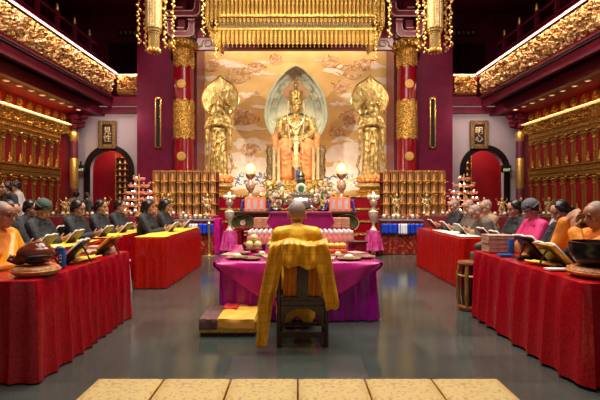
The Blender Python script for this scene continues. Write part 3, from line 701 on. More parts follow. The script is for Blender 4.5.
# ------------------------------------------------------------------ platform and altar tiers
def steps(x0, x1, y0, y1, zs, m, trim, t, nm='tier'):
    for i, (z0, z1, ins) in enumerate(zs):
        MB().box(((x0+x1)/2, (y0+ins+y1)/2, (z0+z1)/2), (x1-x0-2*ins, y1-y0-ins, z1-z0)).build(nm, m, t, False, bevel=.008)
        MB().box(((x0+x1)/2, (y0+ins+y1)/2-.01, z1-.02), (x1-x0-2*ins+.05, y1-y0-ins+.03, .05)).build('gilt_moulding', trim, t, False)
t = thing('altar_platform', 'wide red stepped platform with gilt mouldings carrying the statues', 'platform', (CX, 0, 0))
steps(-2.95, 2.95, 12.7, 15.55, ((0, .35, 0), (.35, .7, .12), (.7, 1.05, .2), (1.05, 1.42, .28)), K['red_lacquer'], K['gold_carved'], t)

# ------------------------------------------------------------------ standing guardians
def robe_fold_lines(mb, z0, z1, rx, ry, n, amp=.012):
    for k in range(n):
        a = 2*PI*k/n; mb.tube([((rx*.98)*math.cos(a), ry*.98*math.sin(a), z0), (rx*.85*math.cos(a+.1), ry*.85*math.sin(a+.1), (z0+z1)/2), (rx*.6*math.cos(a), ry*.6*math.sin(a), z1)], amp, 5)
def guardian_mesh():
    m = MB()          # 2.35 m tall, facing -y, base z=0
    m.lathe([(.30, 0), (.27, .1), (.26, .6), (.24, 1.1), (.22, 1.35), (.2, 1.45)], sy=.72, n=20)
    robe_fold_lines(m, .03, 1.3, .28, .21, 12, .028)
    m.ell((0, 0, 1.45), (.25, .18, .2)); m.ell((0, -.01, 1.68), (.27, .18, .24)); m.tube([(-.24, 0, 1.80), (.24, 0, 1.80)], .10, 8)
    for s in (-1, 1):
        m.tube([(s*.28, 0, 1.80), (s*.36, -.05, 1.5), (s*.06, -.26, 1.60)], [.10, .10, .06], 8)
        m.tube([(s*.03, -.27, 1.56), (s*.025, -.29, 1.68), (s*.015, -.27, 1.78)], [.045, .035, .015], 6)
        m.tube([(s*.33, -.05, 1.5), (s*.36, -.08, 1.15), (s*.34, -.04, .7), (s*.42, 0, .35), (s*.34, 0, .1)], [.09, .05, .045, .05, .02], 6)
        m.tube([(s*.16, .0, 2.02), (s*.19, -.02, 1.85), (s*.20, -.12, 1.6)], [.03, .02, .02], 5)
        m.tube([(s*.05, -.19, 1.40), (s*.09, -.22, .9), (s*.03, -.22, .5)], [.03, .035, .02], 5)
    m.tube([(-.24, -.1, 1.2), (0, -.22, 1.02), (.24, -.1, 1.2)], .03, 6); m.tube([(-.2, -.12, .85), (0, -.24, .62), (.2, -.12, .85)], .025, 6)
    m.tube([(0, 0, 1.78), (0, 0, 1.95)], .07, 8); m.ell((0, -.01, 2.06), (.115, .125, .155)); m.ell((0, -.135, 2.03), (.018, .03, .03)); m.ell((0, .01, 2.16), (.13, .13, .08))
    for s in (-1, 1): m.ell((s*.12, .01, 2.03), (.02, .03, .06))
    m.lathe([(.14, 2.15), (.16, 2.22), (.12, 2.30), (.08, 2.36), (.05, 2.44), (.02, 2.5)], n=10)
    for k in range(5):
        a = PI+PI*k/4; m.ell((.13*math.cos(a), .13*math.sin(a), 2.27), (.03, .02, .07))
    return m
GM = bake(guardian_mesh(), .017, 1)
def leaf_plate(halfw, zb, zt, zc, n=60, tip=None):
    """pointed leaf outline, widest at zc"""
    o = []
    for i in range(n+1):
        a = -PI/2+PI*i/n
        if a <= 0: o.append((halfw*math.cos(a), zc+(zc-zb)*math.sin(a)))
        else:
            q = a/(PI/2); u = q; w = (1-u**2.1)**.80 if tip is None else ((1-u**2)**.5*(1-.0*u)); zz = zc+(zt-zc)*u
            if tip: w = math.sqrt(max(0, 1-(u/.80)**2)) if u < .62 else .632*(1-(u-.62)/.38)**1.5
            o.append((halfw*w, zz))
    return o + [(-x, z) for x, z in reversed(o[1:-1])]
def guardian(px, lab):
    d = 13.8; x = wx(px, d); zb = wz(177, d)
    t = thing('standing_guardian', lab, 'statue', (x, d, zb), 0, 'standing gilt statues flanking the central statue')
    obj_me('body', GM, K['gold_pale'] if False else K['gold_statue'], t)
    p = MB().prism(leaf_plate(.57, 1.86, 3.2, 2.42, tip=1), .20, .25).build('halo_leaf', K['gold_leafplate'], t)
    out = leaf_plate(.57, 1.86, 3.2, 2.42, tip=1); MB().tube([(a, .21, b) for a, b in out+[out[0]]], .025, 6).build('halo_rim', K['gold_bright'], t)
    m = MB(); m.tube([(.31*math.cos(a), .19, 2.05+.31*math.sin(a)) for a in [2*PI*k/32 for k in range(33)]], .03, 6)
    for k in range(24):
        a = 2*PI*k/24; m.ell((.36*math.cos(a), .19, 2.05+.36*math.sin(a)), (.03, .03, .03), None, 6, 4)
    m.build('head_ring', K['gold_bright'], t)
    m = MB(); m.ell((0, 0, -.04), (.36, .28, .08))
    for r in range(2):
        for k in range(16):
            a = 2*PI*(k+.5*r)/16; m.ell((.36*math.cos(a), .30*math.sin(a), -.10+.07*r), (.10, .10, .075), rotm(0, 0, math.degrees(a)) @ rotm(0, 35, 0), 8, 6)
    m.build('lotus_base', K['coral'], t)
    return zb-.20, x
K['gold_statue'] = mat('gilt_statue', (.34, .21, .05), .34, .5, (.74, .53, .20), 9, .35, 26, contrast=(.42, .58))
K['gold_leafplate'] = mat('gilt_leaf_plate', (.26, .16, .04), .32, .6, (.58, .42, .16), 4, .6, 12)
for px, lab in ((219, 'standing gilt statue with pointed halo, left of the seated central statue'), (371, 'standing gilt statue with pointed halo, right of the seated central statue')):
    zt, x = guardian(px, lab)
    t = thing('tiered_pedestal', 'octagonal tiered gilt pedestal under the %s standing statue' % ('left' if px < 300 else 'right'), 'pedestal', (x, 13.8, 1.40), 0, 'gilt pedestals under the standing statues')
    prof = [(.50, 0), (.50, .05), (.44, .08), (.44, .12), (.47, .14), (.47, .18), (.36, .22), (.36, zt-1.40-.14), (.42, zt-1.40-.10), (.42, zt-1.40)]
    MB().lathe(prof, n=8, phase=PI/8).build('plinth', K['gold_carved'], t, False)
    MB().lathe([(.38, zt-1.40-.13), (.475, zt-1.40-.09), (.475, zt-1.40-.04)], n=16).build('gilt_rim', K['gold_pale'], t)

# ------------------------------------------------------------------ seated central statue
d = 14.1; bx = wx(296, d)
t = thing('seated_central_statue', 'large gilt seated figure with tall crown and peach robes on throne', 'statue', (bx, d, 1.9))
m = MB()   # feet at z 0.05 ; face -y ; head centre 2.3
m.ell((0, 0, 1.12), (.50, .40, .25)); m.ell((0, .05, 1.42), (.36, .27, .36)); m.ell((0, .05, 1.72), (.42, .26, .28)); m.tube([(-.36, .05, 1.88), (.36, .05, 1.88)], .14, 10)
m.tube([(0, .03, 1.9), (0, .0, 2.12)], .11, 10)
for s in (-1, 1):
    m.tube([(s*.44, .05, 1.88), (s*.56, -.02, 1.50), (s*.30, -.32, 1.30)], [.16, .15, .10], 8); 
m.tube([(-.3, -.32, 1.3), (-.30, -.42, 1.52), (-.3, -.44, 1.66)], [.07, .05, .03], 6); m.tube([(.3, -.32, 1.3), (.22, -.46, 1.22)], [.07, .06], 6)
m.ell((0, -.02, 2.27), (.165, .18, .21)); m.ell((0, -.20, 2.24), (.022, .03, .04)); m.ell((0, -.19, 2.165), (.04, .02, .012))
for s in (-1, 1): m.ell((s*.175, .0, 2.2), (.025, .04, .10))
obj_me('body', bake(m, .02, 1), K['gold_statue'], t)
m = MB()
for s in (-1, 1):
    m.tube([(s*.28, .1, 1.08), (s*.34, -.34, 1.06), (s*.34, -.42, .9), (s*.32, -.40, .45), (s*.31, -.40, .12)], [.24, .24, .21, .19, .21], 10)
    for k in range(5): m.tube([(s*.32+.17*math.cos(k*.8-3), -.42+.17*math.sin(k*.8-3), .85), (s*.31+.19*math.cos(k*.8-3), -.40+.19*math.sin(k*.8-3), .1)], .025, 5)
    for z in (.95, .8, .65, .5): m.tube([(s*.12, -.50, z+.05), (s*.33, -.62, z-.04), (s*.54, -.46, z+.05)], .02, 5)
    m.tube([(s*.50, .0, 1.65), (s*.66, -.1, 1.3), (s*.62, -.2, 1.0), (s*.6, -.3, .6)], [.12, .12, .1, .06], 8)
obj_me('peach_robe', bake(m, .022, 1), K['peach'], t)
m = MB()
for k in range(7):
    a = PI*(.15+.7*k/6); m.tube([(.20*math.cos(a), -.24+.02*k, 1.85-.1), (.13*math.cos(a), -.30, 1.6), (.04*math.cos(a), -.30, 1.4)], .018, 5)
m.tube([(-.26, -.22, 1.9), (-.16, -.31, 1.7), (0, -.33, 1.62), (.16, -.31, 1.7), (.26, -.22, 1.9)], .03, 6); m.ell((0, -.34, 1.6), (.06, .04, .07)); m.tube([(0, -.36, 1.3), (0, -.46, .9), (0, -.46, .3)], [.08, .07, .05], 6)
for z in (1.2, 1.0, .8, .6, .4): m.ell((0, -.47, z), (.09, .04, .05))
for s in (-1, 1): m.tube([(s*.23, -.05, 2.45), (s*.27, -.12, 2.1), (s*.24, -.26, 1.7), (s*.18, -.4, 1.2), (s*.2, -.62, .8)], .025, 6)
m.build('jewel_ornament', K['gold_pale'], t)
m = MB(); m.lathe([(.19, 2.36), (.20, 2.42), (.20, 2.74), (.22, 2.78), (.17, 2.80)], n=16)
for k in range(16):
    a = 2*PI*k/16; m.box((.205*math.cos(a), .205*math.sin(a), 2.6), (.03, .05, .34), rotm(0, 0, math.degrees(a)))
m.build('tall_crown', K['crown'] if 'crown' in K else mat('dark_gilt_crown', (.22, .13, .03), .35, .6, (.75, .50, .16), 24, .5, 30), t)
m = MB(); m.ell((0, -.20, 2.58), (.07, .05, .10)); m.ell((0, -.2, 2.70), (.035, .035, .045)); m.build('crown_front_figure', K['gold_statue'], t); m = MB(); m.lathe([(.09, 2.80), (.05, 2.84), (.07, 2.88)], n=10); m.ell((0, 0, 3.0), (.075, .06, .11)); m.ell((0, 0, 3.14), (.04, .04, .055)); m.lathe([(.03, 3.19), (.0, 3.27)], n=8)
m.build('small_crown_figure', K['gold_statue'], t)
m = MB(); m.tube([(.10*math.cos(a)+0, -.225, 0) for a in (0, 1)], .001) if False else None
for s in (-1, 1):
    m.ell((s*.065, -.172, 2.30), (.032, .012, .009), None, 8, 5); m.tube([(s*.03, -.178, 2.34), (s*.07, -.176, 2.35), (s*.105, -.155, 2.335)], .006, 4)
m.build('painted_eyes', K['ink'], t)
t2 = thing('pointed_nimbus', 'pale green-blue petal-shaped nimbus standing behind the central statue', 'nimbus', (bx, 14.62, 1.9))
out = leaf_plate(.98, 1.15, 3.72, 2.15); MB().prism(out, 0, .07).build('nimbus_plate', K['halo'], t2)
MB().tube([(a, -.01, b) for a, b in out+[out[0]]], .045, 6).build('nimbus_rim', K['halo_rim'], t2)
for sc in (.86, .66):
    oo = [(x*sc, 2.15+(z-2.15)*sc) for x, z in out]; MB().tube([(x, -.008, z) for x, z in oo+[oo[0]]], .018, 6).build('inner_rim', K['halo_rim'], t2)
for s in (-1, 1):
    for k in range(9):
        a = .2+k*.33; cx_, cz_ = s*.72*math.sin(a)*.98, 2.35-1.0*math.cos(a)*.95
        MB().tube([(cx_+(.085-.006*i)*math.cos(i*.8)*s, -.012, cz_+(.085-.006*i)*math.sin(i*.8)) for i in range(12)], .014, 5).build('scroll_relief', K['halo_rim'], t2)

m = MB(); m.ell((0, -.02, 3.05), (.26, .03, .26), None, 24, 8)
for s in (-1, 1): m.ell((s*.24, -.02, 2.86), (.19, .03, .2), None, 20, 8)
m.build('peach_disc', K['peach_disc'], t2)
MB().tube([(.58*math.cos(a), -.06, 1.62+.58*math.sin(a)) for a in [2*PI*k/40 for k in range(41)]], .028, 6).build('body_ring', mat('body_halo_ring', (.20, .16, .07), .4, .4), t2)
t = thing('throne', 'gilt throne with carved dark corner posts and cream side pillars', 'throne', (bx, 14.1, 1.42))
MB().box((0, .25, .45), (1.75, .7, .9)).build('seat_block', K['gold_carved'], t, False)
MB().box((0, -.1, .24), (1.9, 1.3, .46)).build('footing', K['gold_carved'], t, False)
for s in (-1, 1):
    m = MB(); m.lathe([(.12, .48), (.12, .55), (.09, .62), (.12, .75), (.085, .9), (.11, 1.1), (.08, 1.2), (.13, 1.35), (.10, 1.42), (.06, 1.5)], (s*.79, -.55, 0), 10); m.build('dark_post', mat('bronze_post', (.10, .06, .03), .3, .6, (.35, .22, .08), 20, .5, 30) if s < 0 else bpy.data.materials['bronze_post'], t)
    for q, x in enumerate((.52, .66)): MB().lathe([(.055, .48), (.05, .6), (.05, 1.4), (.065, 1.46)], (s*x, -.6, 0), 10).build('cream_pillar', K['gold_pale'], t)
t = thing('spirit_tablet', 'small blue tablet standing between the robes of the central statue', 'tablet', (wx(297, 13.3), 13.3, 2.0))
MB().box((0, 0, .16), (.14, .04, .34)).build('gilt_frame', K['gold'], t, False); MB().box((0, -.025, .16), (.09, .02, .27)).build('blue_face', K['violet'], t, False)
t.location.z = 1.88
MB().box((0, 0, -.23), (.3, .3, .46)).build('foot', K['gold_carved'], t, False)

# ------------------------------------------------------------------ altar table with offerings
AY = 11.0
t = thing('altar_table', 'long dark lacquer altar table with painted oval ends in front of the platform', 'table', (CX, AY, 0))
MB().box((0, .45, .99), (3.1, 1.2, .06)).build('tabletop', K['dark_wood'], t, False, bevel=.01)
MB().box((0, .5, .48), (2.9, 1.0, .96)).build('red_front', K['red_lacquer'], t, False)
for s in (-1, 1):
    x = s*1.27+.0; m = MB(); m.lathe([(.27, -.02), (.29, .0), (.27, .03)], (x, -.02, .74), 30, sx=1.02, sy=.75, R=rotm(90)); m.build('oval_panel', mat('dark_green_lacquer', (.02, .035, .015), .25, 0, (.12, .12, .03), 30) if s < 0 else bpy.data.materials['dark_green_lacquer'], t)
    MB().tube([(x+.285*math.cos(a), -.04, .74+.21*math.sin(a)) for a in [2*PI*k/30 for k in range(31)]], .012, 6).build('gold_rim', K['gold_pale'], t)
    m = MB()
    for k in range(7):
        a = 2*PI*k/7; m.ell((x+.04*math.cos(a), -.05, .74+.04*math.sin(a)), (.03, .01, .03), None, 8, 5)
    m.build('painted_flower', K['flower_pink'], t)
    for z in (.25, .45): MB().box((x*1.06, -.03, z), (.35, .04, .04)).build('gilt_moulding', K['gold'], t, False)
# offering packs
t = None
def pack(px, lab):
    t = thing('offering_pack', lab, 'offering', (wx(px, 11.2), 11.2, 1.02), 0, 'salmon offering packs on the altar table')
    MB().box((0, 0, .17), (.52, .2, .34)).build('wrapping', K['orange_pack'], t, False, bevel=.01)
    for q in (-1, 0, 1): MB().box((q*.16, -.105, .17), (.085, .012, .24)).build('printed_strip', K['grey_print'], t, False)
    m = MB(); pass
    for q in (-1, 1):
        m = MB(); m.grid(10, 6, lambda u, v: (q*.31+.02*math.sin(9*u)+q*.05*(1-v), -.12+.22*u, .01+.28*v)); m.build('violet_ribbon', K['violet'], t, solid=.02)
pack(255.5, 'salmon pack with three printed strips on the altar table, left of the flowers'); pack(339.5, 'salmon pack with three printed strips on the altar table, right of the flowers')
# orb lamps
for px, lab in ((250.5, 'glowing orb lamp on a turned stand, left side of the altar'), (341.5, 'glowing orb lamp on a turned stand, right side of the altar')):
    d = 12.2; t = thing('orb_lamp', lab, 'lamp', (wx(px, d), d, 1.02), 0, 'orb lamps on the altar')
    MB().lathe([(.14, .0), (.15, .03), (.06, .10), (.05, .2), (.10, .26), (.12, .34), (.06, .42), (.05, .5), (.11, .58), (.13, .68), (.06, .78), (.05, .84), (.13, .93), (.14, .98), (.10, .99)], n=14).build('stand', K['lampstand'] if 'lampstand' in K else K.setdefault('lampstand', mat('rose_gilt_stand', (.40, .18, .10), .3, .4, (.72, .46, .28), 16)), t)
    MB().ell((0, 0, 1.12), (.135, .135, .155), None, 18, 12).build('glowing_orb', K['lamp_glow'], t)
    m = MB()
    for k in range(4):
        a = PI*k/4; m.tube([(.153*math.cos(a)*math.cos(q), .153*math.sin(a)*math.cos(q), 1.12+.173*math.sin(q)) for q in [PI*2*i/24 for i in range(25)]], .006, 4, False)
    m.lathe([(.06, 1.28), (.03, 1.32), (.0, 1.37)], n=8); m.build('wire_cage', K['gold'], t)
    l = bpy.data.lights.new('orb_lamp_light', 'POINT'); l.energy = 5; l.color = (1, .75, .4); l.shadow_soft_size = .18; lo = bpy.data.objects.new('orb_lamp_light', l); COL.objects.link(lo); lo.location = (wx(px, d), d-.25, 2.2)
# flower arrangements
def flowers(cx, lab, W_, H, seed, n=70):
    r = random.Random(seed); t = thing('flower_arrangement', lab, 'flowers', (cx, 11.35, 1.02), 0, 'flower arrangements on the altar table')
    MB().lathe([(.12, 0), (.16, .05), (.10, .16), (.13, .2)], n=14).build('vase', K['silver'], t)
    m = MB()
    for k in range(260):
        a = r.uniform(0, 2*PI); e = r.uniform(.0, 1); R = W_*math.sqrt(r.random()); x, y, z = R*math.cos(a), R*math.sin(a)*.6, .15+e*H*(1-.5*(R/W_)**2)
        T = Euler((r.uniform(-1, 1), r.uniform(-1, 1), r.uniform(0, 6))).to_matrix()
        m.add([Vector((x, y, z))+T @ Vector(p) for p in ((0, -.018, 0), (.06, 0, .012), (0, .018, 0), (-.05, 0, -.01))], [(0, 1, 2, 3)])
    m.tube([(0, 0, .1), (0, 0, H*.7)], .03, 6); m.build('foliage', K['leaf'], t, False)
    ms = {}
    for k in range(n):
        c = r.choice(('flower_pink', 'flower_pink', 'flower_white', 'flower_white', 'flower_yellow')); a = r.uniform(0, 2*PI); R = W_*math.sqrt(r.random()); e = r.random()
        x, y, z = R*math.cos(a), -abs(R*math.sin(a))*.6-.03, .14+e*H*(1-.55*(R/W_)**2)
        if c not in ms:
            q = MB(); q.ell((0, 0, 0), (.018, .018, .018), None, 6, 4)
            for i in range(6):
                b = 2*PI*i/6; q.ell((.03*math.cos(b), 0, .03*math.sin(b)), (.022, .01, .022), rotm(0, 0, 0), 6, 4)
            ms[c] = q.build('flower_head', K[c], t); o = ms[c]
        else: o = ms[c].copy(); COL.objects.link(o)
        o.location = (x, y, z); sc = r.uniform(.7, 1.15); o.scale = (sc, sc, sc); o.rotation_euler = (r.uniform(-.5, .5), r.uniform(-.4, .4), r.uniform(-.8, .8))
flowers(wx(276, 11.4), 'dense bouquet of pink, cream and yellow flowers left of the silver censer', .40, .66, 1, 95)
flowers(wx(323, 11.4), 'dense bouquet of pink, cream and yellow flowers right of the silver censer', .38, .66, 2, 95)
# silver censer with jade disc
t = thing('silver_censer', 'ornate silver censer with four feet at the middle of the altar table', 'censer', (wx(301, 11.0), 11.0, 1.02))
m = MB(); m.lathe([(.18, .05), (.30, .10), (.36, .2), (.34, .3), (.22, .35), (.26, .40), (.30, .42), (.24, .46)], n=20, sy=.55)
m.build('vessel', K['silver'], t)
for k in range(4): MB().tube([((-.26, .26)[k % 2], (-.12, .12)[k//2], .12), ((-.32, .32)[k % 2], (-.15, .15)[k//2], .06), ((-.28, .28)[k % 2], (-.14, .14)[k//2], .012)], [.04, .03, .03], 7).build('foot', K['silver'], t)
for s in (-1, 1): MB().tube([(s*.34, 0, .24), (s*.44, 0, .30), (s*.42, 0, .42), (s*.33, 0, .40)], .022, 6).build('handle', K['silver'], t)
m = MB(); m.lathe([(.0, 0), (.12, .0), (.135, .02), (.12, .05), (.0, .05)], (0, -.12, .56), 24, R=rotm(90)); m.build('jade_disc', K['halo_rim'], t)
MB().lathe([(.0, 0), (.075, .0), (.06, .03), (.0, .03)], (0, -.17, .56), 18, R=rotm(90)).build('green_centre', K['leaf'], t)
m = MB(); m.lathe([(.14, .44), (.10, .48), (.14, .52), (.10, .70), (.12, .76), (.08, .84), (.10, .88), (.045, .98), (.02, 1.08), (.0, 1.16)], (0, .04, 0), 12); m.build('pagoda_finial', mat('dark_bronze', (.06, .06, .03), .35, .6, (.2, .2, .09), 20), t)
# salmon boxes
t = thing('offering_bench', 'low red bench in front of the altar table carrying salmon boxes', 'bench', (CX, 9.6, 0))
MB().box((0, 0, .70), (2.5, .5, .05)).build('top', K['red_lacquer'], t, False)
for k in range(4): MB().box(((-1.15, 1.15)[k % 2], (-.2, .2)[k//2], .34), (.08, .08, .67)).build('leg', K['red_lacquer'], t, False)
bp = None
for s in (-1, 1):
    for c in range(2):
        for r in range(4):
            o = MB().box((0, 0, .026), (.165, .24, .050)).build('salmon_box', K['box_orange'], None, False, bevel=.005) if bp is None else bp.copy()
            if bp is None: bp = o
            else: COL.objects.link(o)
            o.location = (wx(262, 9.5) + c*.172-.08 if s < 0 else wx(341, 9.5)+c*.172-.086, 9.5, .727+r*.052)
            tag(o, 'salmon box in the stack %s of the monk, %s from the bottom, %s column' % (('left', 'right')[s > 0], ORD[r], ('left', 'right')[c]), 'box', 'stacked salmon boxes on the offering bench')

K['pink_drape'] = mat('rose_satin_drape', (.42, .015, .17), .32, 0, (.58, .10, .28), 9, .2, 12)
# ------------------------------------------------------------------ glass candle stands on magenta draped stools
def pleat_skirt(mb, cx, cy, z0, z1, rx, ry, flare, n, amp, power=1, N=160, square=0):
    def g(u, v):
        a = 2*PI*u; k = 1+(flare-1)*v; w = amp*v*math.sin(n*a+1.3*math.sin(3*a))
        c, s_ = math.cos(a), math.sin(a)
        if square:
            e = .35; c = math.copysign(abs(c)**e, c); s_ = math.copysign(abs(s_)**e, s_)
        return (cx+(rx*k+w)*c, cy+(ry*k+w)*s_, z1+(z0-z1)*v)
    mb.grid(N, 14, g)
for px, lab in ((229.5, 'tall crystal candle stand on a pink draped stool, left of the offering bench'), (373.5, 'tall crystal candle stand on a pink draped stool, right of the offering bench')):
    d = 10.55; x = wx(px, d)
    s_ = thing('draped_stool', 'pink satin draped stool under the %s crystal candle stand' % ('left' if px < 300 else 'right'), 'stool', (x, d, 0), 0, 'pink draped stools')
    m = MB(); m.lathe([(.15, .56), (.16, .575), (.10, .58)], n=20); pleat_skirt(m, 0, 0, .14, .57, .155, .155, 1.42, 9, .03); m.build('drape', K['pink_drape'], s_)
    for k in range(4): MB().tube([(.09*(-1)**k, .09*(1 if k < 2 else -1), .02), (.08*(-1)**k, .08*(1 if k < 2 else -1), .55)], .018, 6).build('leg', K['dark_wood'], s_)
    t = thing('crystal_candle_stand', lab, 'candle stand', (x, d, .58), 0, 'crystal candle stands'); t.scale = (.78, .78, 1.12)
    MB().lathe([(.10, 0), (.11, .02), (.05, .07), (.035, .14), (.09, .22), (.14, .32), (.15, .40), (.06, .44), (.05, .50), (.11, .56), (.12, .62), (.04, .66)], n=16).build('glass_body', K['crystal'], t)
    m = MB()
    for k in range(8):
        a = 2*PI*k/8; m.ell((.13*math.cos(a), .13*math.sin(a), .70), (.07, .035, .05), rotm(0, 0, math.degrees(a)) @ rotm(0, -30, 0), 8, 5)
    m.build('lotus_bowl', K['crystal'], t); MB().ell((0, 0, .76), (.035, .035, .05)).build('candle_bulb', K['bulb'], t)

K['rack_red'] = mat('rack_dark_red', (.10, .006, .01), .5)
# ------------------------------------------------------------------ golden lantern racks, each lantern its own object
def lantern_proto():
    t = thing('gilt_tablet_lantern', 'x', 'lantern', (0, 0, 0), 0, 'g')
    MB().lathe([(.090, 0), (.096, .010), (.096, .024), (.080, .034)], n=6, phase=PI/6).build('base', K['gold'], t, False)
    m = MB()
    for k in range(6):
        a = PI/6+PI/3*k; m.tube([(.080*math.cos(a), .080*math.sin(a), .03), (.080*math.cos(a), .080*math.sin(a), .255)], .0095, 5, False)
    m.build('frame', K['gold'], t)
    MB().lathe([(.080, .250), (.096, .262), (.100, .280), (.06, .294)], n=6, phase=PI/6).build('cap', K['gold_bright'], t, False)
    MB().box((0, 0, .14), (.072, .05, .21)).build('tablet_panel', K['tablet'], t, False)
    return t
for s in (-1, 1):
    x0, x1 = (wx(156.2, 11.9), wx(212.6, 11.9)) if s < 0 else (wx(386.3, 11.9), wx(442, 11.9)); w = x1-x0+.3
    t = thing('lantern_rack', 'dark red stepped rack holding the gilt tablet lanterns, %s of the altar' % SIDE[s], 'rack', ((x0+x1)/2, 11.9, .88), 0, 'lantern racks')
    MB().box((0, .14, .58), (w, .03, 1.15)).build('back_panel', K['rack_red'], t, False)
    for r in range(4): MB().box((0, .02, .30*r-.001), (w, .24, .008)).build('shelf_board', K['gold_carved'], t, False)
LP = lantern_proto(); first = True
for s in (-1, 1):
    cols = 8
    for r in range(4):
        for c in range(cols):
            x = (wx(156.2+8.05*c, 11.9) if s < 0 else wx(386.3+7.95*c, 11.9))
            z = .886+.30*r
            side = 'left' if s < 0 else 'right'
            lab = 'gilt tablet lantern, %s rack, %s tier from the top, %s from the aisle' % (side, ORD[3-r], ORD[c if s > 0 else cols-1-c])
            if first: o = LP; first = False; sealed(LP)
            else: o = dup(LP)
            o.location = (x, 11.9+(.0 if True else 0), z); o['label'] = lab; o['group'] = 'gilt tablet lanterns on the %s rack' % side
# offering tables under the racks and toward the walls
def tcloth(x0, x1, y0, y1, z, m, parent, amp=.022, freq=9.5, seed=0, rad=.05, name='tablecloth', zb=.012, hem=0):
    """table top and pleated skirt as one cloth"""
    pts = []; step = .015
    def side(ax, ay, bx_, by, nx, ny):
        L = math.hypot(bx_-ax, by-ay); k = max(2, int(L/step))
        for i in range(k): pts.append((ax+(bx_-ax)*i/k, ay+(by-ay)*i/k, nx, ny))
    def corner(cx, cy, a0):
        for i in range(5): a = a0+PI/2*i/5; pts.append((cx+rad*math.cos(a), cy+rad*math.sin(a), math.cos(a), math.sin(a)))
    side(x0+rad, y0, x1-rad, y0, 0, -1); corner(x1-rad, y0+rad, -PI/2); side(x1, y0+rad, x1, y1-rad, 1, 0); corner(x1-rad, y1-rad, 0)
    side(x1-rad, y1, x0+rad, y1, 0, 1); corner(x0+rad, y1-rad, PI/2); side(x0, y1-rad, x0, y0+rad, -1, 0); corner(x0+rad, y0+rad, PI)
    n = len(pts); b = MB(); vs = []; V = 12; s = 0; arcs = []
    for i, p in enumerate(pts):
        q = pts[(i+1) % n]; arcs.append(s); s += math.hypot(q[0]-p[0], q[1]-p[1])
    tot = s; fr = round(tot*freq*3.6/6.28)*6.28/tot
    for j in range(-1, V+1):
        for i, p in enumerate(pts):
            if j == -1: off, zz = -.02, z
            elif j == 0: off, zz = 0, z-.006
            else:
                v = j/V; w = 1-2*abs(math.sin(arcs[i]*fr/2+1.8*noise.noise(Vector((arcs[i]*1.3, seed, 0)))))**.8
                w2 = noise.noise(Vector((arcs[i]*5, v*1.5, seed+3)))
                off = .012*v+(amp*(.5+.5*w)+.018*w2)*(.15+v**.6); zz = z-(z-zb)*v + (hem*(.5+.5*w2) if j == V else 0)
            vs.append((p[0]+p[2]*off, p[1]+p[3]*off, zz))
    fs = [(r*n+i, (r+1)*n+i, (r+1)*n+(i+1) % n, r*n+(i+1) % n) for r in range(V+1) for i in range(n)]
    fs.append(tuple(range(n)))
    b.add(vs, fs); return b.build(name, m, parent)
def draped(label, x0, x1, y0, y1, z, m, cat='table', group=None, **k):
    t = thing('draped_table', label, cat, ((x0+x1)/2, (y0+y1)/2, 0), 0, group)
    cx, cy = (x0+x1)/2, (y0+y1)/2
    tcloth(x0-cx, x1-cx, y0-cy, y1-cy, z, m, t, **k)
    MB().box((0, 0, z-.035), (x1-x0-.06, y1-y0-.06, .04)).build('tabletop', K['brown_wood'], t, False)
    for q in range(4): MB().box(((x1-x0-.2)/2*(-1)**q, (y1-y0-.14)/2*(1 if q < 2 else -1), (z-.055)/2), (.04, .04, z-.055)).build('leg', K['dark_wood'], t, False)
    return t
GT = 'red draped tables in rows'
draped('red draped table beneath the left lantern rack', -4.02, -2.15, 11.6, 12.25, .87, K['table_dark'] if 'table_dark' in K else K.setdefault('table_dark', mat('wine_brocade', (.16, .01, .02), .45, 0, (.22, .02, .03), 20)))
draped('red draped table beneath the right lantern rack', 2.2, 3.98, 11.6, 12.25, .87, K['table_dark'])
draped('wine draped offering table by the left white wall, with bowls and guardian figurines', -7.0, -4.08, 11.3, 11.95, .87, K['table_dark'])
draped('wine draped offering table by the right white wall, with bowls and guardian figurines', 4.05, 6.6, 11.3, 11.95, .87, K['table_dark'])
for s, x0, x1 in ((-1, -2.55, -2.0), (1, 2.02, 2.98)):
    if s < 0: x0 = -2.9
    side = SIDE[s]
    t = draped('gold and red brocade table with a blue satin valance, %s of the altar' % side, x0, x1, 10.7, 11.15, .80, K['gilt_red'] if 'gilt_red' in K else K.setdefault('gilt_red', mat('gold_red_brocade', (.16, .006, .008), .3, 0, (.34, .10, .03), 16, .2, contrast=(.5, .66))))
    cx = (x0+x1)/2; w = (x1-x0)
    m = MB(); m.grid(60, 6, lambda u, v: (-w/2-.02+(w+.04)*u, -.275-.018*math.sin(u*60), .74-.24*v)); m.build('blue_valance', K['blue_cloth'], t, solid=.008)
    m = MB(); m.grid(14, 6, lambda u, v: (-.10+.20*u, -.298-.012*math.sin(u*20), .74-.25*v)); m.build('white_panel', K['white_cloth'], t, solid=.006)
    MB().box((0, 0, .815), (w+.06, .5, .025)).build('top_slab', K['strip_metal'], t, False)
t = thing('magenta_table', 'small magenta draped side table at the aisle end of the left brocade table', 'table', (wx(216, 11.0)+.02, 11.0, 0))
tcloth(-.11, .11, -.2, .2, .86, K['magenta'], t); MB().box((0, 0, .83), (.18, .36, .04)).build('tabletop', K['dark_wood'], t, False)
t = thing('gold_stanchion', 'short gold post on a round base beside the left brocade table', 'post', (wx(210, 10.5), 10.4, 0))
MB().lathe([(.15, 0), (.15, .02), (.03, .04), (.024, .06)], n=20).build('base', K['gold_bright'], t); MB().lathe([(.026, .05), (.026, .74), (.04, .77), (.0, .82)], n=12).build('pole', K['gold_bright'], t)

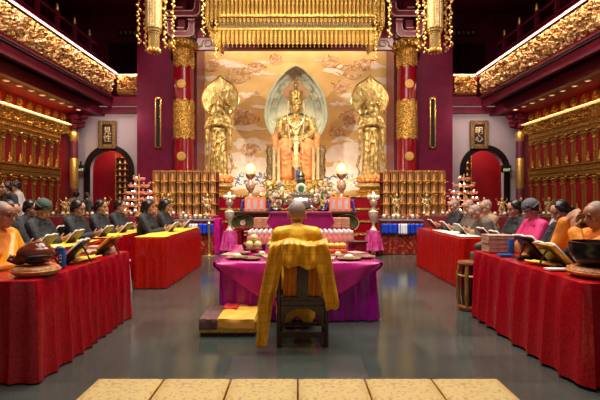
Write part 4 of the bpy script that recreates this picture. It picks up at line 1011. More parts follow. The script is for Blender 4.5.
# offering bowls with fruit on the tables
BP = None; FP = {}
def bowl_row(x0, x1, y, z, n, where, fr):
    global BP
    for k in range(n):
        x = x0+(x1-x0)*(k/(n-1))
        if BP is None: BP = MB().lathe([(.02, 0), (.03, .005), (.02, .02), (.05, .045), (.058, .07), (.052, .07), (.04, .05)], n=12).build('offering_bowl', K['bowl']); o = BP
        else: o = BP.copy(); COL.objects.link(o)
        o.location = (x, y, z); tag(o, 'small silver offering bowl, %s along %s' % (ORD[k], where), 'bowl', 'offering bowls on '+where)
        c = fr[k % len(fr)]
        if c:
            if c not in FP: FP[c] = MB().ell((0, 0, .04), (.042, .042, .04), None, 10, 7).build('fruit', K[c]); q = FP[c]
            else: q = FP[c].copy(); COL.objects.link(q)
            q.location = (x, y, z+.05); col = {'fruit_orange': 'orange', 'fruit_green': 'pale green', 'fruit_red': 'red', 'cap_white': 'white'}[c]
            tag(q, '%s fruit in the %s bowl along %s' % (col, ORD[k], where), 'fruit', 'fruit in bowls on '+where)
FR = ['fruit_orange', 'cap_white', None, 'cap_white', 'fruit_green', None, 'fruit_red', 'cap_white']
bowl_row(-6.3, -4.2, 11.40, .872, 18, 'the left wine table', FR)
bowl_row(-3.95, -2.95, 11.66, .872, 9, 'the left rack table', FR[3:]+FR[:3])
bowl_row(4.15, 6.5, 11.40, .872, 20, 'the right wine table', FR[2:]+FR[:2])
bowl_row(3.05, 3.9, 11.66, .872, 8, 'the right rack table', FR[5:]+FR[:5])
bowl_row(-2.8, -2.1, 10.85, .83, 7, 'the left brocade table', FR)
bowl_row(2.1, 2.9, 10.85, .83, 8, 'the right brocade table', FR[1:]+FR[:1])

# guardian figurines
m = MB(); m.lathe([(.10, 0), (.10, .04), (.06, .07)], n=10)
for s in (-1, 1):
    m.tube([(s*.035, 0, .06), (s*.04, 0, .14), (s*.03, 0, .22)], [.026, .028, .034], 6); m.tube([(s*.06, 0, .36), (s*.11, -.02, .30), (s*(.13 if s > 0 else .05), -.07, .36 if s > 0 else .27)], [.03, .026, .018], 6)
    m.tube([(s*.07, .02, .36), (s*.15, .03, .44), (s*.10, .03, .50)], [.012, .014, .006], 5)
m.ell((0, 0, .22), (.085, .055, .06)); m.ell((0, 0, .31), (.065, .048, .08)); m.ell((0, 0, .43), (.032, .035, .042)); m.lathe([(.04, .44), (.025, .48), (.0, .52)], n=8)
for k in range(6): a = PI*k/3; m.tube([(.07*math.cos(a), .05*math.sin(a), .24), (.085*math.cos(a), .06*math.sin(a), .13)], .014, 5)
FG = bake(m, .009, 1)
for px, lab in ((168, 'larger dark gilt figurine standing before the left lantern rack, outer one'), (207, 'larger dark gilt figurine standing before the left lantern rack, aisle one'), (397, 'larger dark gilt figurine before the right lantern rack, aisle one'), (427, 'larger dark gilt figurine before the right lantern rack, outer one'), (39, 'bronze-gold guardian figurine nearest the left niche wall'), (66, 'gilt guardian figurine left of the standing people by the column'), (105, 'gilt guardian figurine in front of the left arch'), (125, 'gilt guardian figurine before the right jamb of the left arch'), (143, 'gilt guardian figurine beside the left lotus candle tree'),
                (484, 'gilt guardian figurine in front of the right arch'), (502, 'gilt guardian figurine before the right jamb of the right arch'), (521, 'gilt guardian figurine by the right purple column'), (549, 'dark gilt guardian figurine farthest along the right table')):
    o = obj_me('guardian_figurine', FG, K['gold_fig'] if 'gold_fig' in K else K.setdefault('gold_fig', mat('figurine_gilt', (.20, .09, .03), .4, .4, (.80, .56, .26), 26, contrast=(.4, .6)))); o.location = (wx(px, 11.75), 11.75, .873); o.scale = (1.05, 1.05, 1.0)
    if px in (168, 207, 397, 427): o.location = (wx(px, 11.66), 11.69, .873); o.scale = (1.1, 1.0, 1.2)
    if px in (66, 39): o.rotation_euler = (0, 0, .3)
    tag(o, lab, 'figurine', 'guardian figurines on the wine tables')
# lotus candle trees
def lotus_tree(px, d, lab):
    t = thing('lotus_candle_tree', lab, 'candle tree', (wx(px, d), d, .875), 0, 'lotus candle trees')
    MB().lathe([(.14, 0), (.10, .04), (.02, .08), (.018, 1.05), (.0, 1.12)], n=12).build('stem', K['gold'], t)
    cup = MB()
    for k in range(6):
        a = PI/3*k; cup.ell((.035*math.cos(a), .035*math.sin(a), .03), (.025, .018, .04), rotm(0, 0, math.degrees(a)) @ rotm(0, 25, 0), 6, 4)
    cp = bl = None
    for tier_, (R, z, n) in enumerate(((.36, .10, 12), (.35, .26, 12), (.33, .42, 11), (.29, .58, 9), (.22, .76, 7), (.12, .94, 4))):
        ring = MB(); ring.tube([(R*math.cos(a), R*math.sin(a)*.7, z) for a in [2*PI*i/24 for i in range(25)]], .01, 5); ring.build('ring', K['gold'], t)
        for k in range(n):
            a = 2*PI*(k+.5*(tier_ % 2))/n; p = (R*math.cos(a), R*math.sin(a)*.7, z)
            if cp is None: cp = cup.build('lotus_cup', K['lotus_pink'], t); o = cp
            else: o = cp.copy(); COL.objects.link(o)
            o.location = p
            if (k+tier_) % 3 == 0:
                if bl is None: bl = MB().ell((0, 0, .07), (.013, .013, .022), None, 8, 6).build('candle_bulb', K['bulb'], t); o = bl
                else: o = bl.copy(); COL.objects.link(o)
                o.location = p
            elif (k+tier_) % 3 == 1:
                MB().tube([(p[0], p[1], z), (p[0]*1.15, p[1]*1.15, z+.12), (p[0]*1.3, p[1]*1.3, z+.10)], [.006, .006, .02], 5).build('gilt_leaf', K['gold_pale'], t)
lotus_tree(139, 11.62, 'pink lotus candle tree with lit bulbs left of the left lantern rack'); lotus_tree(464, 11.62, 'pink lotus candle tree with lit bulbs right of the right lantern rack')
# votive shelves behind the arches
VF = bake(seated_statue_mb(.16), .010, 1)
for s in (-1, 1):
    x0, x1 = (wx(116, 16.4), wx(133, 16.4)) if s < 0 else (wx(455, 16.4), wx(471, 16.4))
    t = thing('votive_shelf', 'shelf unit of small gilt figurines seen through the %s arch' % SIDE[s], 'shelf', ((x0+x1)/2, 16.5, 0)); w = x1-x0
    MB().box((0, .12, 1.5), (w, .03, 3.0)).build('back_panel', K['red_wall'], t, False)
    for q in (-1, 1): MB().box((q*w/2, 0, 1.5), (.03, .26, 3.0)).build('side_panel', K['gold_carved'], t, False)
    for r in range(8): MB().box((0, 0, 1.28+.22*r), (w-.03, .24, .02)).build('shelf_board', K['gold_carved'], t, False)
    for r in range(7):
        for c in range(3):
            o = obj_me('votive_figurine', VF, K['gold_pale']); o.location = ((x0+x1)/2+(c-1)*w/3.3, 16.45, 1.305+.22*r)
            tag(o, 'tiny gilt figurine through the %s arch, %s shelf from the top, %s from the aisle' % (SIDE[s], ORD[6-r], ORD[2-c if s < 0 else c]), 'figurine', 'votive figurines through the %s arch' % SIDE[s])

# ------------------------------------------------------------------ rows of red draped tables
draped('red brocade table nearest on the left, carrying the wooden fish', -2.42, -1.90, 3.27, 5.12, .75, K['table_red'], group=GT, amp=.036, freq=10, seed=1)
draped('bright red table with yellow cloth, farther along the left aisle', -2.42, -1.96, 6.68, 9.15, .75, K['table_red_b'], group=GT, amp=.022, freq=13, seed=2)
draped('red table in the second left row, its near half under yellow cloth', -3.08, -2.72, 4.55, 6.35, .75, K['table_red'], group=GT, amp=.018, seed=3)
draped('red table in the second left row, in front of the three women in black', -3.08, -2.70, 6.55, 9.1, .75, K['table_red'], group=GT, amp=.018, seed=4)
draped('red brocade table nearest on the right, carrying the black bowl gong', 2.02, 2.50, 3.18, 5.18, .75, K['table_red'], group=GT, amp=.045, freq=7, seed=5, hem=.02)
draped('red table behind the drum stool on the right side', 2.42, 2.86, 6.68, 9.1, .75, K['table_red_b'], group=GT, amp=.022, freq=11, seed=6)
def cloth_top(x0, x1, y0, y1, z, m, label, seed, cat='cloth', drop=.05, amp=.02):
    b = MB(); nu, nv = 16, 60
    def g(u, v):
        wob = .03*noise.noise(Vector((v*9, seed, 0))) ; x = x0+(x1-x0)*u; y = y0+(y1-y0)*v
        h = amp*max(0, noise.noise(Vector((x*6, y*5, seed))))+amp*.5*max(0, noise.noise(Vector((x*14, y*12, seed+4))))
        e = min(u, 1-u); e2 = min(v, 1-v)
        return (x+(wob if u > .5 else -wob)*abs(u-.5)*2, y, z+.012+h*min(1, e*8)*min(1, e2*20))
    b.grid(nu, nv, g); o = b.build('yellow_table_cloth' if m in (K['yellow_cloth'],) else 'cloth', m, solid=.008); tag(o, label, cat, 'yellow cloths on the red tables'); return o
cloth_top(-2.42, -1.97, 6.70, 9.0, .755, K['yellow_cloth'], 'yellow satin cloth over the far aisle table on the left', 1)
cloth_top(-3.08, -2.74, 4.6, 6.25, .755, K['yellow_cloth'], 'yellow satin cloth on the second-row table behind the wooden fish', 2)
cloth_top(-3.08, -2.72, 6.6, 9.0, .755, K['yellow_cloth'], 'yellow satin cloth before the three women in black', 3)
cloth_top(2.46, 2.84, 6.75, 8.2, .755, K['paper'], 'pale cloth covering the right table before the shaven monks', 4)

# ------------------------------------------------------------------ people
def arm_chain(mb, sh, el, wr, r=(.055, .045, .032)): mb.tube([sh, ((Vector(sh)+Vector(el))/2), el, ((Vector(el)+Vector(wr))/2), wr], [r[0], (r[0]+r[1])/2, r[1], (r[1]+r[2])/2+.003, r[2]], 10)
def hand(mb, wr, f, pn, side, curl=.7):
    """palm and five fingers; f towards the fingertips, pn out of the palm"""
    f = Vector(f).normalized(); pn = Vector(pn); pn = (pn-f*pn.dot(f)).normalized(); sd = f.cross(pn)*side; wr = Vector(wr)
    c = wr+f*.05
    for q in (-.027, -.009, .009, .027): mb.tube([wr+sd*q*.7+f*.01, wr+f*.085+sd*q], [.014, .012], 8)
    for q, L in ((-.030, .060), (-.010, .074), (.011, .080), (.032, .070)):
        p = wr+f*.085+sd*q; pts = [p]; dr = f.copy(); a = 0
        for k, l in enumerate((.42, .32, .26)):
            a += curl*(.35 if k == 0 else .5); dr = f*math.cos(a)+pn*math.sin(a); pts.append(pts[-1]+dr*L*l)
        mb.tube(pts, [.0095, .0092, .0085, .0075], 8)
    p = wr+f*.025+sd*.03; mb.tube([p, p+sd*.03+f*.028+pn*.012, p+sd*.034+f*.055+pn*.03], [.014, .011, .009], 8)
def head_prims(mb, H, big=1.0):
    def e(c, r, R=None): mb.ell(H @ Vector(c), r, (H.to_3x3() @ R) if R is not None else H.to_3x3(), 14, 10)
    def tb(pts, r): mb.tube([H @ Vector(p) for p in pts], r, 7)
    e((0, -.012, .025), (.073, .092, .088)); e((0, .022, -.03), (.058, .066, .082)); e((0, .055, -.088), (.032, .028, .022)); e((0, .03, .04), (.066, .06, .06))
    for s in (-1, 1):
        e((s*.04, .058, -.025), (.022, .02, .02)); e((s*.075, -.005, -.012), (.011, .022, .032)); e((s*.03, .078, .030), (.024, .01, .008))
    tb([(0, .083, .018), (0, .098, -.008), (0, .107, -.024)], [.008, .010, .014]); e((0, .092, -.028), (.017, .011, .008))
    e((0, .086, -.052), (.024, .010, .006)); e((0, .084, -.062), (.020, .010, .007))
def person(label, loc, rz, robe='black_robe', hair='bun', pitch=22, yaw=0, arms='read', skin='skin', group=None, lean=0, seat=.45, standing=False, robe2=None, vox=.0085, scale=1.0, glasses=False, collar=None, hs=1.0):
    t = thing('person', label, 'person', loc, rz, group); t.scale = (scale,)*3
    base = 0 if not standing else .42
    # joints
    hipz = seat+.12+base if not standing else .92
    L = math.radians(lean)
    def up(h, f=0, x=0): return Vector((x, f*math.cos(L)+h*math.sin(L), hipz+h*math.cos(L)-f*math.sin(L)))
    chest = up(.30, .02); neck0 = up(.47, .0); neck1 = up(.545, .025); hc = up(.63, .055)
    H = Matrix.Translation(hc) @ Euler((math.radians(-pitch)-L*.3, 0, math.radians(yaw))).to_matrix().to_4x4() @ Matrix.Scale(hs, 4)
    sh = {s: up(.44, .0, s*.165) for s in (-1, 1)}
    if arms == 'read':
        el = {s: up(.19, .13, s*.22) for s in (-1, 1)}; wr = {s: up(.23, .33, s*.10) for s in (-1, 1)}; fd = {s: Vector((-s*.25, .8, .35)) for s in (-1, 1)}; pn = {s: Vector((-s*.8, 0, .5)) for s in (-1, 1)}
    elif arms == 'table':
        el = {s: up(.17, .10, s*.23) for s in (-1, 1)}; wr = {s: up(.20, .32, s*.13) for s in (-1, 1)}; fd = {s: Vector((-s*.4, 1, -.1)) for s in (-1, 1)}; pn = {s: Vector((0, 0, -1)) for s in (-1, 1)}
    elif arms == 'shade':     # hands raised before the brow
        el = {1: up(.36, .28, .22), -1: up(.34, .28, -.18)}; wr = {1: up(.58, .26, .09), -1: up(.50, .27, -.04)}; fd = {1: Vector((-.6, -.15, .55)), -1: Vector((.3, -.1, .9))}; pn = {1: Vector((-.3, -1, -.2)), -1: Vector((0, -1, 0))}
    else:
        el = {s: up(.17, -.01, s*.23) for s in (-1, 1)}; wr = {s: up(-.05, .08, s*.22) for s in (-1, 1)}; fd = {s: Vector((0, .1, -1)) for s in (-1, 1)}; pn = {s: Vector((-s, 0, 0)) for s in (-1, 1)}
    if standing: knee = {s: Vector((s*.09, .02, .50)) for s in (-1, 1)}; ank = {s: Vector((s*.09, 0, .09)) for s in (-1, 1)}
    else: knee = {s: Vector((s*.11, .42, hipz-.07)) for s in (-1, 1)}; ank = {s: Vector((s*.11, .40, .09)) for s in (-1, 1)}
    b = MB(); b.ell((0, 0, hipz), (.145, .11, .10)); b.tube([(0, 0, hipz), up(.14), chest, up(.42)], [.12, .115, .135, .09], 12); b.tube([neck0, neck1, hc-Vector((0, .0, .02))], [.062, .054, .05], 10); b.tube([sh[-1], sh[1]], .055, 10)
    for s in (-1, 1):
        arm_chain(b, sh[s], el[s], wr[s]); hand(b, wr[s], fd[s], pn[s], s)
        b.tube([(s*.085, 0, hipz), knee[s], ank[s]], [.085, .055, .036], 10); b.tube([ank[s]-Vector((0, .04, .04)), ank[s]+Vector((0, .15, -.055))], [.038, .028], 8)
    head_prims(b, H)
    obj_me('body', bake(b, vox, 1), K[skin], t)
    # clothing
    c = MB(); c.ell((0, -.0, hipz), (.19, .155, .14)); c.tube([(0, -.01, hipz), up(.15, -.005), up(.30, .01), up(.42, 0)], [.165, .15, .165, .115], 14); c.tube([sh[-1], up(.46), sh[1]], [.075, .085, .075], 10); c.tube([up(.42), up(.50, .008)], [.09, .066], 12)
    for s in (-1, 1):
        w = wr[s]-(wr[s]-el[s]).normalized()*.03
        c.tube([sh[s], el[s], w], [.078, .072, .062], 10); c.tube([el[s]-Vector((0, 0, .02)), w-Vector((0, .01, .04))], [.06, .055], 8)
        if standing: c.tube([(s*.08, 0, hipz), knee[s], (s*.09, 0, .14)], [.12, .105, .10], 10)
        else: c.tube([(s*.085, 0, hipz), knee[s]+Vector((0, -.02, 0)), (s*.11, .40, .13)], [.12, .095, .085], 10)
    if not standing: c.box((0, .24, hipz-.03), (.2, .34, .12)); c.box((0, .41, hipz/2), (.22, .08, hipz-.25))
    rb = obj_me('robe', bake(c, .011, 2), K[robe], t)
    if collar or True:
        q = MB(); q.tube([up(.495, -.05, 0), up(.50, 0, .062), up(.43, .10, .02), up(.25, .165, -.04)], [.014, .015, .016, .014], 6); q.tube([up(.495, -.05, 0), up(.50, 0, -.062), up(.43, .10, -.02), up(.25, .165, .04)], [.014, .015, .016, .014], 6)
        obj_me('collar', bake(q, .008, 0), K[collar or robe], rb)
    if robe2:
        q = MB(); q.tube([up(.44, -.03, -.16), up(.42, .07, -.1), up(.25, .15, .06), up(.1, .15, .17)], [.07, .06, .07, .07], 10); q.tube([up(.44, -.02, -.16), up(.34, -.11, -.06), up(.12, -.12, .12), up(.05, 0, .19)], [.08, .07, .09, .08], 10)
        q.tube([up(.43, 0, -.17), el[-1], wr[-1]-Vector((0, .04, .02))], [.09, .085, .08], 10); q.tube([el[-1], el[-1]-Vector((0, -.03, .3))], [.07, .05], 8)
        obj_me('outer_robe', bake(q, .012, 2), K[robe2], t)
    # head details
    def part(nm, mbx, m, par=t): return mbx.build(nm, m, par)
    def ee(m, c, r): m.ell(H @ Vector(c), r, H.to_3x3(), 12, 8)
    for s in (-1, 1):
        q = MB(); ee(q, (s*.031, .078, .010), (.013, .007, .0055)); part('eye', q, K['eye'])
        q = MB(); q.tube([H @ Vector(p) for p in ((s*.014, .088, .030), (s*.033, .088, .036), (s*.052, .074, .030))], .0035, 5); part('eyebrow', q, K['hair'])
    q = MB(); ee(q, (0, .092, -.057), (.021, .006, .0055)); part('mouth', q, K['lip'])
    if glasses:
        q = MB()
        for s in (-1, 1): q.tube([H @ Vector((s*.033+.024*math.cos(a), .098, .008+.018*math.sin(a))) for a in [2*PI*k/16 for k in range(17)]], .0025, 5); q.tube([H @ Vector(p) for p in ((s*.057, .096, .012), (s*.08, .0, .01))], .0025, 5)
        q.tube([H @ Vector((-.01, .1, .012)), H @ Vector((.01, .1, .012))], .0025, 5); part('spectacles', q, K['glass_frame'])
    h = MB()
    if hair == 'bald': h.ell(H @ Vector((0, -.020, .034)), (.0745, .0895, .086), H.to_3x3(), 16, 12); hm, v = K['stubble'] if skin != 'skin_tan' else K['stubble'], 0
    else:
        h.ell(H @ Vector((0, -.026, .036)), (.086, .094, .092), H.to_3x3(), 14, 10); hm, v = K['hair'], .009
        for s in (-1, 1): h.tube([H @ Vector((s*.052, .040, .085)), H @ Vector((s*.076, .015, .04)), H @ Vector((s*.078, -.03, -.01))], [.02, .024, .028], 8)
        if hair in ('bob',):
            for s in (-1, 1): h.tube([H @ Vector((s*.07, .0, .05)), H @ Vector((s*.085, -.005, -.03)), H @ Vector((s*.082, .005, -.10))], [.03, .032, .022], 8)
            h.tube([H @ Vector((0, -.09, .03)), H @ Vector((0, -.09, -.09))], [.06, .05], 8); h.tube([H @ Vector((-.05, .05, .085)), H @ Vector((.05, .05, .085))], .022, 8)
        if hair in ('bun', 'tied'): h.tube([H @ Vector((0, -.08, -.03)), H @ Vector((0, -.115, -.04))], [.05, .045], 8); h.ell(H @ Vector((0, -.125, -.035)), (.045, .038, .04), H.to_3x3())
        if hair == 'short': h.tube([H @ Vector((0, -.06, -.02)), H @ Vector((0, -.06, -.05))], [.06, .05], 8)
    if v: hm_ = obj_me('hair', bake(h, v, 1), hm, t)
    else: h.build('shaved_hair', hm, t)
    if hair in ('beanie', 'cap'):
        q = MB(); q.ell(H @ Vector((0, -.02, .058)), (.093, .107, .088), H.to_3x3(), 16, 10); q.tube([H @ Vector((.088*math.cos(a), -.02+.102*math.sin(a), .04)) for a in [2*PI*k/20 for k in range(21)]], .014, 6)
        q.build('knit_hat', K['beanie' if hair == 'beanie' else 'green_cap'], t)
    return t, H, wr
stool_proto = None
def stool(x, y, who):
    global stool_proto
    if stool_proto is None:
        t = thing('wooden_stool', '', 'stool', (0, 0, 0)); MB().lathe([(.15, .41), (.165, .42), (.165, .445), (.155, .45)], n=20).build('seat', K['brown_wood'], t)
        for k in range(4): MB().tube([(.12*(-1)**k, .12*(1 if k < 2 else -1), .42), (.14*(-1)**k, .14*(1 if k < 2 else -1), .01)], .018, 6).build('leg', K['dark_wood'], t)
        stool_proto = sealed(t); o = t
    else: o = dup(stool_proto)
    o.location = (x, y, 0); tag(o, 'round wooden stool under the '+who, 'stool', 'wooden stools under the seated people')
# hand-held and propped books
def open_book(label, loc, rz, tilt=55, w=.20, h=.27, m='paper', cover='book_dark', group='open books in the rows', name='open_book', stand=False):
    t = thing(name, label, 'book', loc, rz, group)
    R = rotm(-tilt, 0, 0)   # local: book faces -y, leaning back; reader sits at +y?
    for s in (-1, 1):
        q = MB(); q.grid(8, 2, lambda u, v: R @ Vector((s*w*u, -.012*math.sin(u*PI), h*(v)))); q.build('page_block', K[m], t, solid=.016)
    q = MB(); q.box(R @ Vector((0, .014, h/2)), (w*2.04, .006, h*1.03), R); q.build('cover', K[cover], t, False)
    return t
RL, RR = -PI/2, PI/2
people = [  # label, x, y, side, robe, hair, kwargs
 ('shaven monk with glasses in an orange robe behind the wooden fish', -2.66, 3.98, -1, 'orange_robe', 'bald', dict(glasses=True, pitch=10, arms='table', skin='skin_tan', robe2='kasaya')),
 ('woman with dark bob in black robe reading at the far left aisle table', -2.60, 7.75, -1, 'black_robe', 'bob', dict(pitch=14)),
 ('dark-haired woman seated just beyond the woman with the bob', -2.60, 8.75, -1, 'black_robe', 'bob', dict(pitch=20)),
 ('dark-haired woman in black robe at the left edge, near the glasses monk', -3.34, 5.15, -1, 'black_robe', 'tied', dict(pitch=18)),
 ('person in green-grey cap reading between the left-edge woman and the next table', -3.36, 5.85, -1, 'black_robe', 'cap', dict(pitch=36)),
 ('woman in dark green-black robe, first of the three at the second left table', -3.34, 6.75, -1, 'black_robe', 'short', dict(pitch=22)),
 ('woman in black robe with a hair band, middle of three at the second left table', -3.34, 7.55, -1, 'black_robe', 'bun', dict(pitch=12)),
 ('woman in black robe, farthest of three at the second left table', -3.34, 8.35, -1, 'black_robe', 'short', dict(pitch=14)),
 ('person with short dark hair seated behind the green cap in the third row', -4.05, 6.75, -1, 'black_robe', 'short', dict(pitch=18)),
 ('shaven monk in orange robe shading his face with both hands on the right', 2.66, 3.92, 1, 'orange_robe', 'bald', dict(arms='shade', pitch=16, yaw=0, skin='skin_tan')),
 ('person in black robe with dark hair reading next to the orange monk', 2.98, 5.0, 1, 'black_robe', 'tied', dict(pitch=26)),
 ('woman in bright pink jacket and grey knit hat reading on the right', 3.02, 5.7, 1, 'pink_jacket', 'beanie', dict(pitch=34)),
 ('dark-haired woman in black just beyond the pink jacket', 3.10, 6.3, 1, 'black_robe', 'short', dict(pitch=16)),
 ('shaven monk in brown robe, nearest of the three heads at the right rear table', 3.10, 7.25, 1, 'brown_robe', 'bald', dict(pitch=24, skin='skin')),
 ('shaven monk in grey-brown robe, middle of the right rear table', 3.10, 7.98, 1, 'grey_robe', 'bald', dict(pitch=28)),
 ('shaven monk in black robe, farthest at the right rear table', 3.10, 8.75, 1, 'black_robe', 'bald', dict(pitch=18)),
 ('person in white shirt with short dark hair in the back right row', 3.85, 6.5, 1, 'white_shirt', 'short', dict(pitch=20, arms='table')),
 ('dark-haired person mostly hidden behind the orange monk on the right', 3.62, 4.95, 1, 'black_robe', 'short', dict(pitch=18, arms='table')),
]
SHORT = ['glasses monk', 'woman with the bob', 'woman beyond the bob', 'left-edge woman in black', 'person in green cap', 'first of three women in black', 'woman with hair band', 'farthest of three women in black', 'third-row person behind green cap', 'monk shading his face', 'person in black by the orange monk', 'woman in grey knit hat', 'woman in black beyond pink jacket', 'monk in brown robe', 'monk in grey-brown robe', 'farthest monk in black', 'person in white shirt', 'person hidden behind orange monk']
for i, (lab, x, y, s, robe, hair, kw) in enumerate(people):
    t, H, wr = person(lab, (x, y, 0), RL if s < 0 else RR, robe, hair, group='people seated in the side rows', **kw)
    stool(x, y, SHORT[i])
    if kw.get('arms', 'read') == 'read':
        w = (wr[-1]+wr[1])/2; f = 1 if s < 0 else -1
        wx_, wy_ = x+f*(w.y+.075), y
        open_book('small open book held up by the '+SHORT[i], (wx_, wy_, w.z-.02), RL if s < 0 else RR, 42, .13, .2, 'paper', 'book_dark')
# stooping monk at the right rear table
t, H, wr = person('shaven monk leaning low over the right rear table', (3.02, 6.85, 0), RR, 'grey_robe', 'bald', pitch=30, arms='table', lean=24, skin='skin', group='people seated in the side rows'); stool(3.02, 6.85, 'monk leaning low over the right rear table')
# standing visitors
for lab, px, d, rz, robe, kw in (('standing person with black hair and dark clothes by the left niche wall', 9, 8.9, 2.6, 'black_robe', dict(scale=1.0)), ('standing person with black hair and pale shirt by the left niche wall', 18, 10.1, 2.2, 'white_shirt', dict(scale=1.04)),
                                 ('standing person in grey clothes beside the left purple column', 76, 13.1, .4, 'grey_robe', dict(scale=.93)), ('standing person in black and white beside the person in grey', 86, 12.3, -.6, 'black_robe', dict(scale=.9))):
    person(lab, (wx(px, d), d, 0), rz, robe, 'short', pitch=5, arms='down', standing=True, group='standing visitors', **kw)

# ------------------------------------------------------------------ head monk, chair, draped robe
person('head monk in golden yellow robe seated with his back to the camera', (.0, 4.30, 0), 0, 'yellow_robe', 'bald', pitch=8, arms='table', skin='skin_tan', seat=.46, vox=.007, scale=.985, collar='yellow_robe', hs=1.12)
t = thing('wooden_armchair', 'dark carved wooden chair seen from behind, holding the head monk', 'chair', (.05, 4.28, 0))
MB().box((0, .02, .435), (.50, .46, .04)).build('seat', K['dark_wood'], t, False, bevel=.008)
MB().box((0, .02, .39), (.46, .42, .05)).build('seat_frame', K['dark_wood'], t, False)
for k in range(4):
    sx = (-1)**k; bk = k < 2
    m = MB()
    if bk: m.tube([(sx*.215, -.20, .0), (sx*.215, -.20, .45), (sx*.205, -.235, .89)], .021, 8, False)
    else: m.tube([(sx*.215, .22, .0), (sx*.215, .22, .66)], .021, 8, False)
    m.build('leg', K['dark_wood'], t)
MB().box((0, -.22, .69), (.10, .02, .49), rotm(4)).build('back_splat', K['dark_wood'], t, False)
MB().tube([(-.23, -.235, .90), (-.1, -.245, .915), (.1, -.245, .915), (.23, -.235, .90)], .020, 8).build('top_rail', K['dark_wood'], t)
for q in (-1, 1):
    MB().tube([(q*.21, -.22, .68), (q*.235, 0, .67), (q*.215, .24, .655)], .018, 8).build('armrest', K['dark_wood'], t)
    MB().box((q*.215, .01, .12), (.022, .42, .03)).build('side_stretcher', K['dark_wood'], t, False)
MB().box((0, -.20, .11), (.42, .025, .05)).build('rear_stretcher', K['dark_wood'], t, False); MB().box((0, .22, .09), (.42, .03, .03)).build('foot_rest', K['dark_wood'], t, False)
m = MB(); m.prism([(-.205, .37), (-.205, .19), (-.17, .19), (-.14, .30), (-.06, .345), (.06, .345), (.14, .30), (.17, .19), (.205, .19), (.205, .37)], -.205, -.190); m.build('carved_apron', K['dark_wood'], t, False)
# outer robe hung over the chair back
b = MB()
def kas(u, v):
    x = -.30+.62*u; p = v
    L = .93 if u < .13 else (.93-(.93-.25)*min(1, (u-.13)/.10) if u < .23 else (.25 if u < .76 else (.25+(.62-.25)*min(1, (u-.76)/.08))))
    L += .010*math.sin(u*23)+.004*math.sin(u*61)
    front = .20                                   # part of the cloth lying over the back towards the seat
    s_ = v*(L+front)-front
    fold = .016*math.sin(u*52+2*v)+.018*math.sin(u*19+1)+.030*noise.noise(Vector((u*7, v*4, 2)))
    sag = -.02*math.cos(u*9)
    if s_ < 0: return (x*.80, 4.28-.185+(-s_)*.10, .965+s_*.9+sag*.4)
    a = min(1, s_/.05); y = 4.28-.185-.11*a-fold*min(1, s_/.1)-.03*s_
    xx = x*(.80+.32*min(1, s_*1.8)) + (-.03*s_ if u < .2 else 0)
    return (xx+.01, y, .965-max(0, s_-.02)*1.0+sag*(1-a*.5)-.0)
b.grid(120, 60, kas); o = b.build('draped_kasaya', K['kasaya_patched'], solid=.006)
for v_ in o.data.vertices: v_.co.z = max(v_.co.z, .012)
tag(o, 'golden orange ceremonial robe hung over the back of the dark chair', 'robe')
b = MB()
b.grid(50, 16, lambda u, v: (.05-.17+.34*u, 4.28-.165-.012*math.sin(u*38+v*3), .80-.36*v)); o = b.build('orange_back_cloth', K['orange_robe'], solid=.01)
tag(o, 'orange cloth hanging behind the chair splat, under the golden robe', 'cloth')

# ------------------------------------------------------------------ purple offering table
t = thing('offering_table', 'wide purple and magenta satin draped table before the head monk', 'table', (0.01, 5.8, 0))
tcloth(-.86, .86, -.86, .86, .64, K['purple'], t, amp=.030, freq=12, name='pleated_skirt', seed=9)
MB().box((0, 0, .60), (1.7, 1.65, .04)).build('tabletop', K['brown_wood'], t, False)
for k in range(4): MB().box((.8*(-1)**k, .78*(1 if k < 2 else -1), .29), (.05, .05, .58)).build('leg', K['dark_wood'], t, False)
b = MB(); b.grid(40, 40, lambda u, v: (-.885+1.77*u, -.90+1.79*v, .652)); 
b.build('magenta_top_cloth', K['magenta'], t, solid=.006)
b = MB()
def fl(u, v):
    x = -.89+1.78*u; L = .03+.60*(1-abs(u-.5)*2)**.9; f = .012*math.sin(u*30+v*2)*v
    return (x, -.905-.035*math.sin(min(1, v*3)*PI/2)-f-.012, .655-L*v)
b.grid(80, 20, fl); b.build('front_corner_flap', K['magenta'], t, solid=.006)
for s in (-1, 1):
    b = MB(); b.grid(40, 14, lambda u, v: (s*(.89+.035*math.sin(min(1, v*3)*PI/2)+.008*math.sin(u*26)*v), -.90+1.79*u, .655-(.03+.34*(1-abs(u-.5)*2))*v)); b.build('side_corner_flap', K['magenta'], t, solid=.006)
# magenta draped lectern beyond the monk
t = thing('draped_lectern', 'magenta cloth-draped lectern beyond the head monk, cloth spread like two petals', 'lectern', (wx(300.5, 7.4), 7.4, 0))
MB().box((0, .1, .55), (.5, .3, 1.08)).build('stand', K['dark_wood'], t, False)
for s in (-1, 1):
    m = MB(); m.prism([(0, 1.10), (s*.50, 1.10), (s*.56, .94), (s*.30, .66), (s*.20, .60), (s*.04, .92)], -.09, -.06); m.build('cloth_petal', K['magenta'], t, False, bevel=.02)
    MB().tube([(s*.02, -.10, 1.09), (s*.49, -.10, 1.09), (s*.55, -.10, .94), (s*.30, -.10, .66)], .008, 5).build('cloth_hem', K['pink_cloth'], t)
MB().box((0, .05, 1.11), (1.0, .34, .02)).build('cloth_top', K['magenta'], t, False)
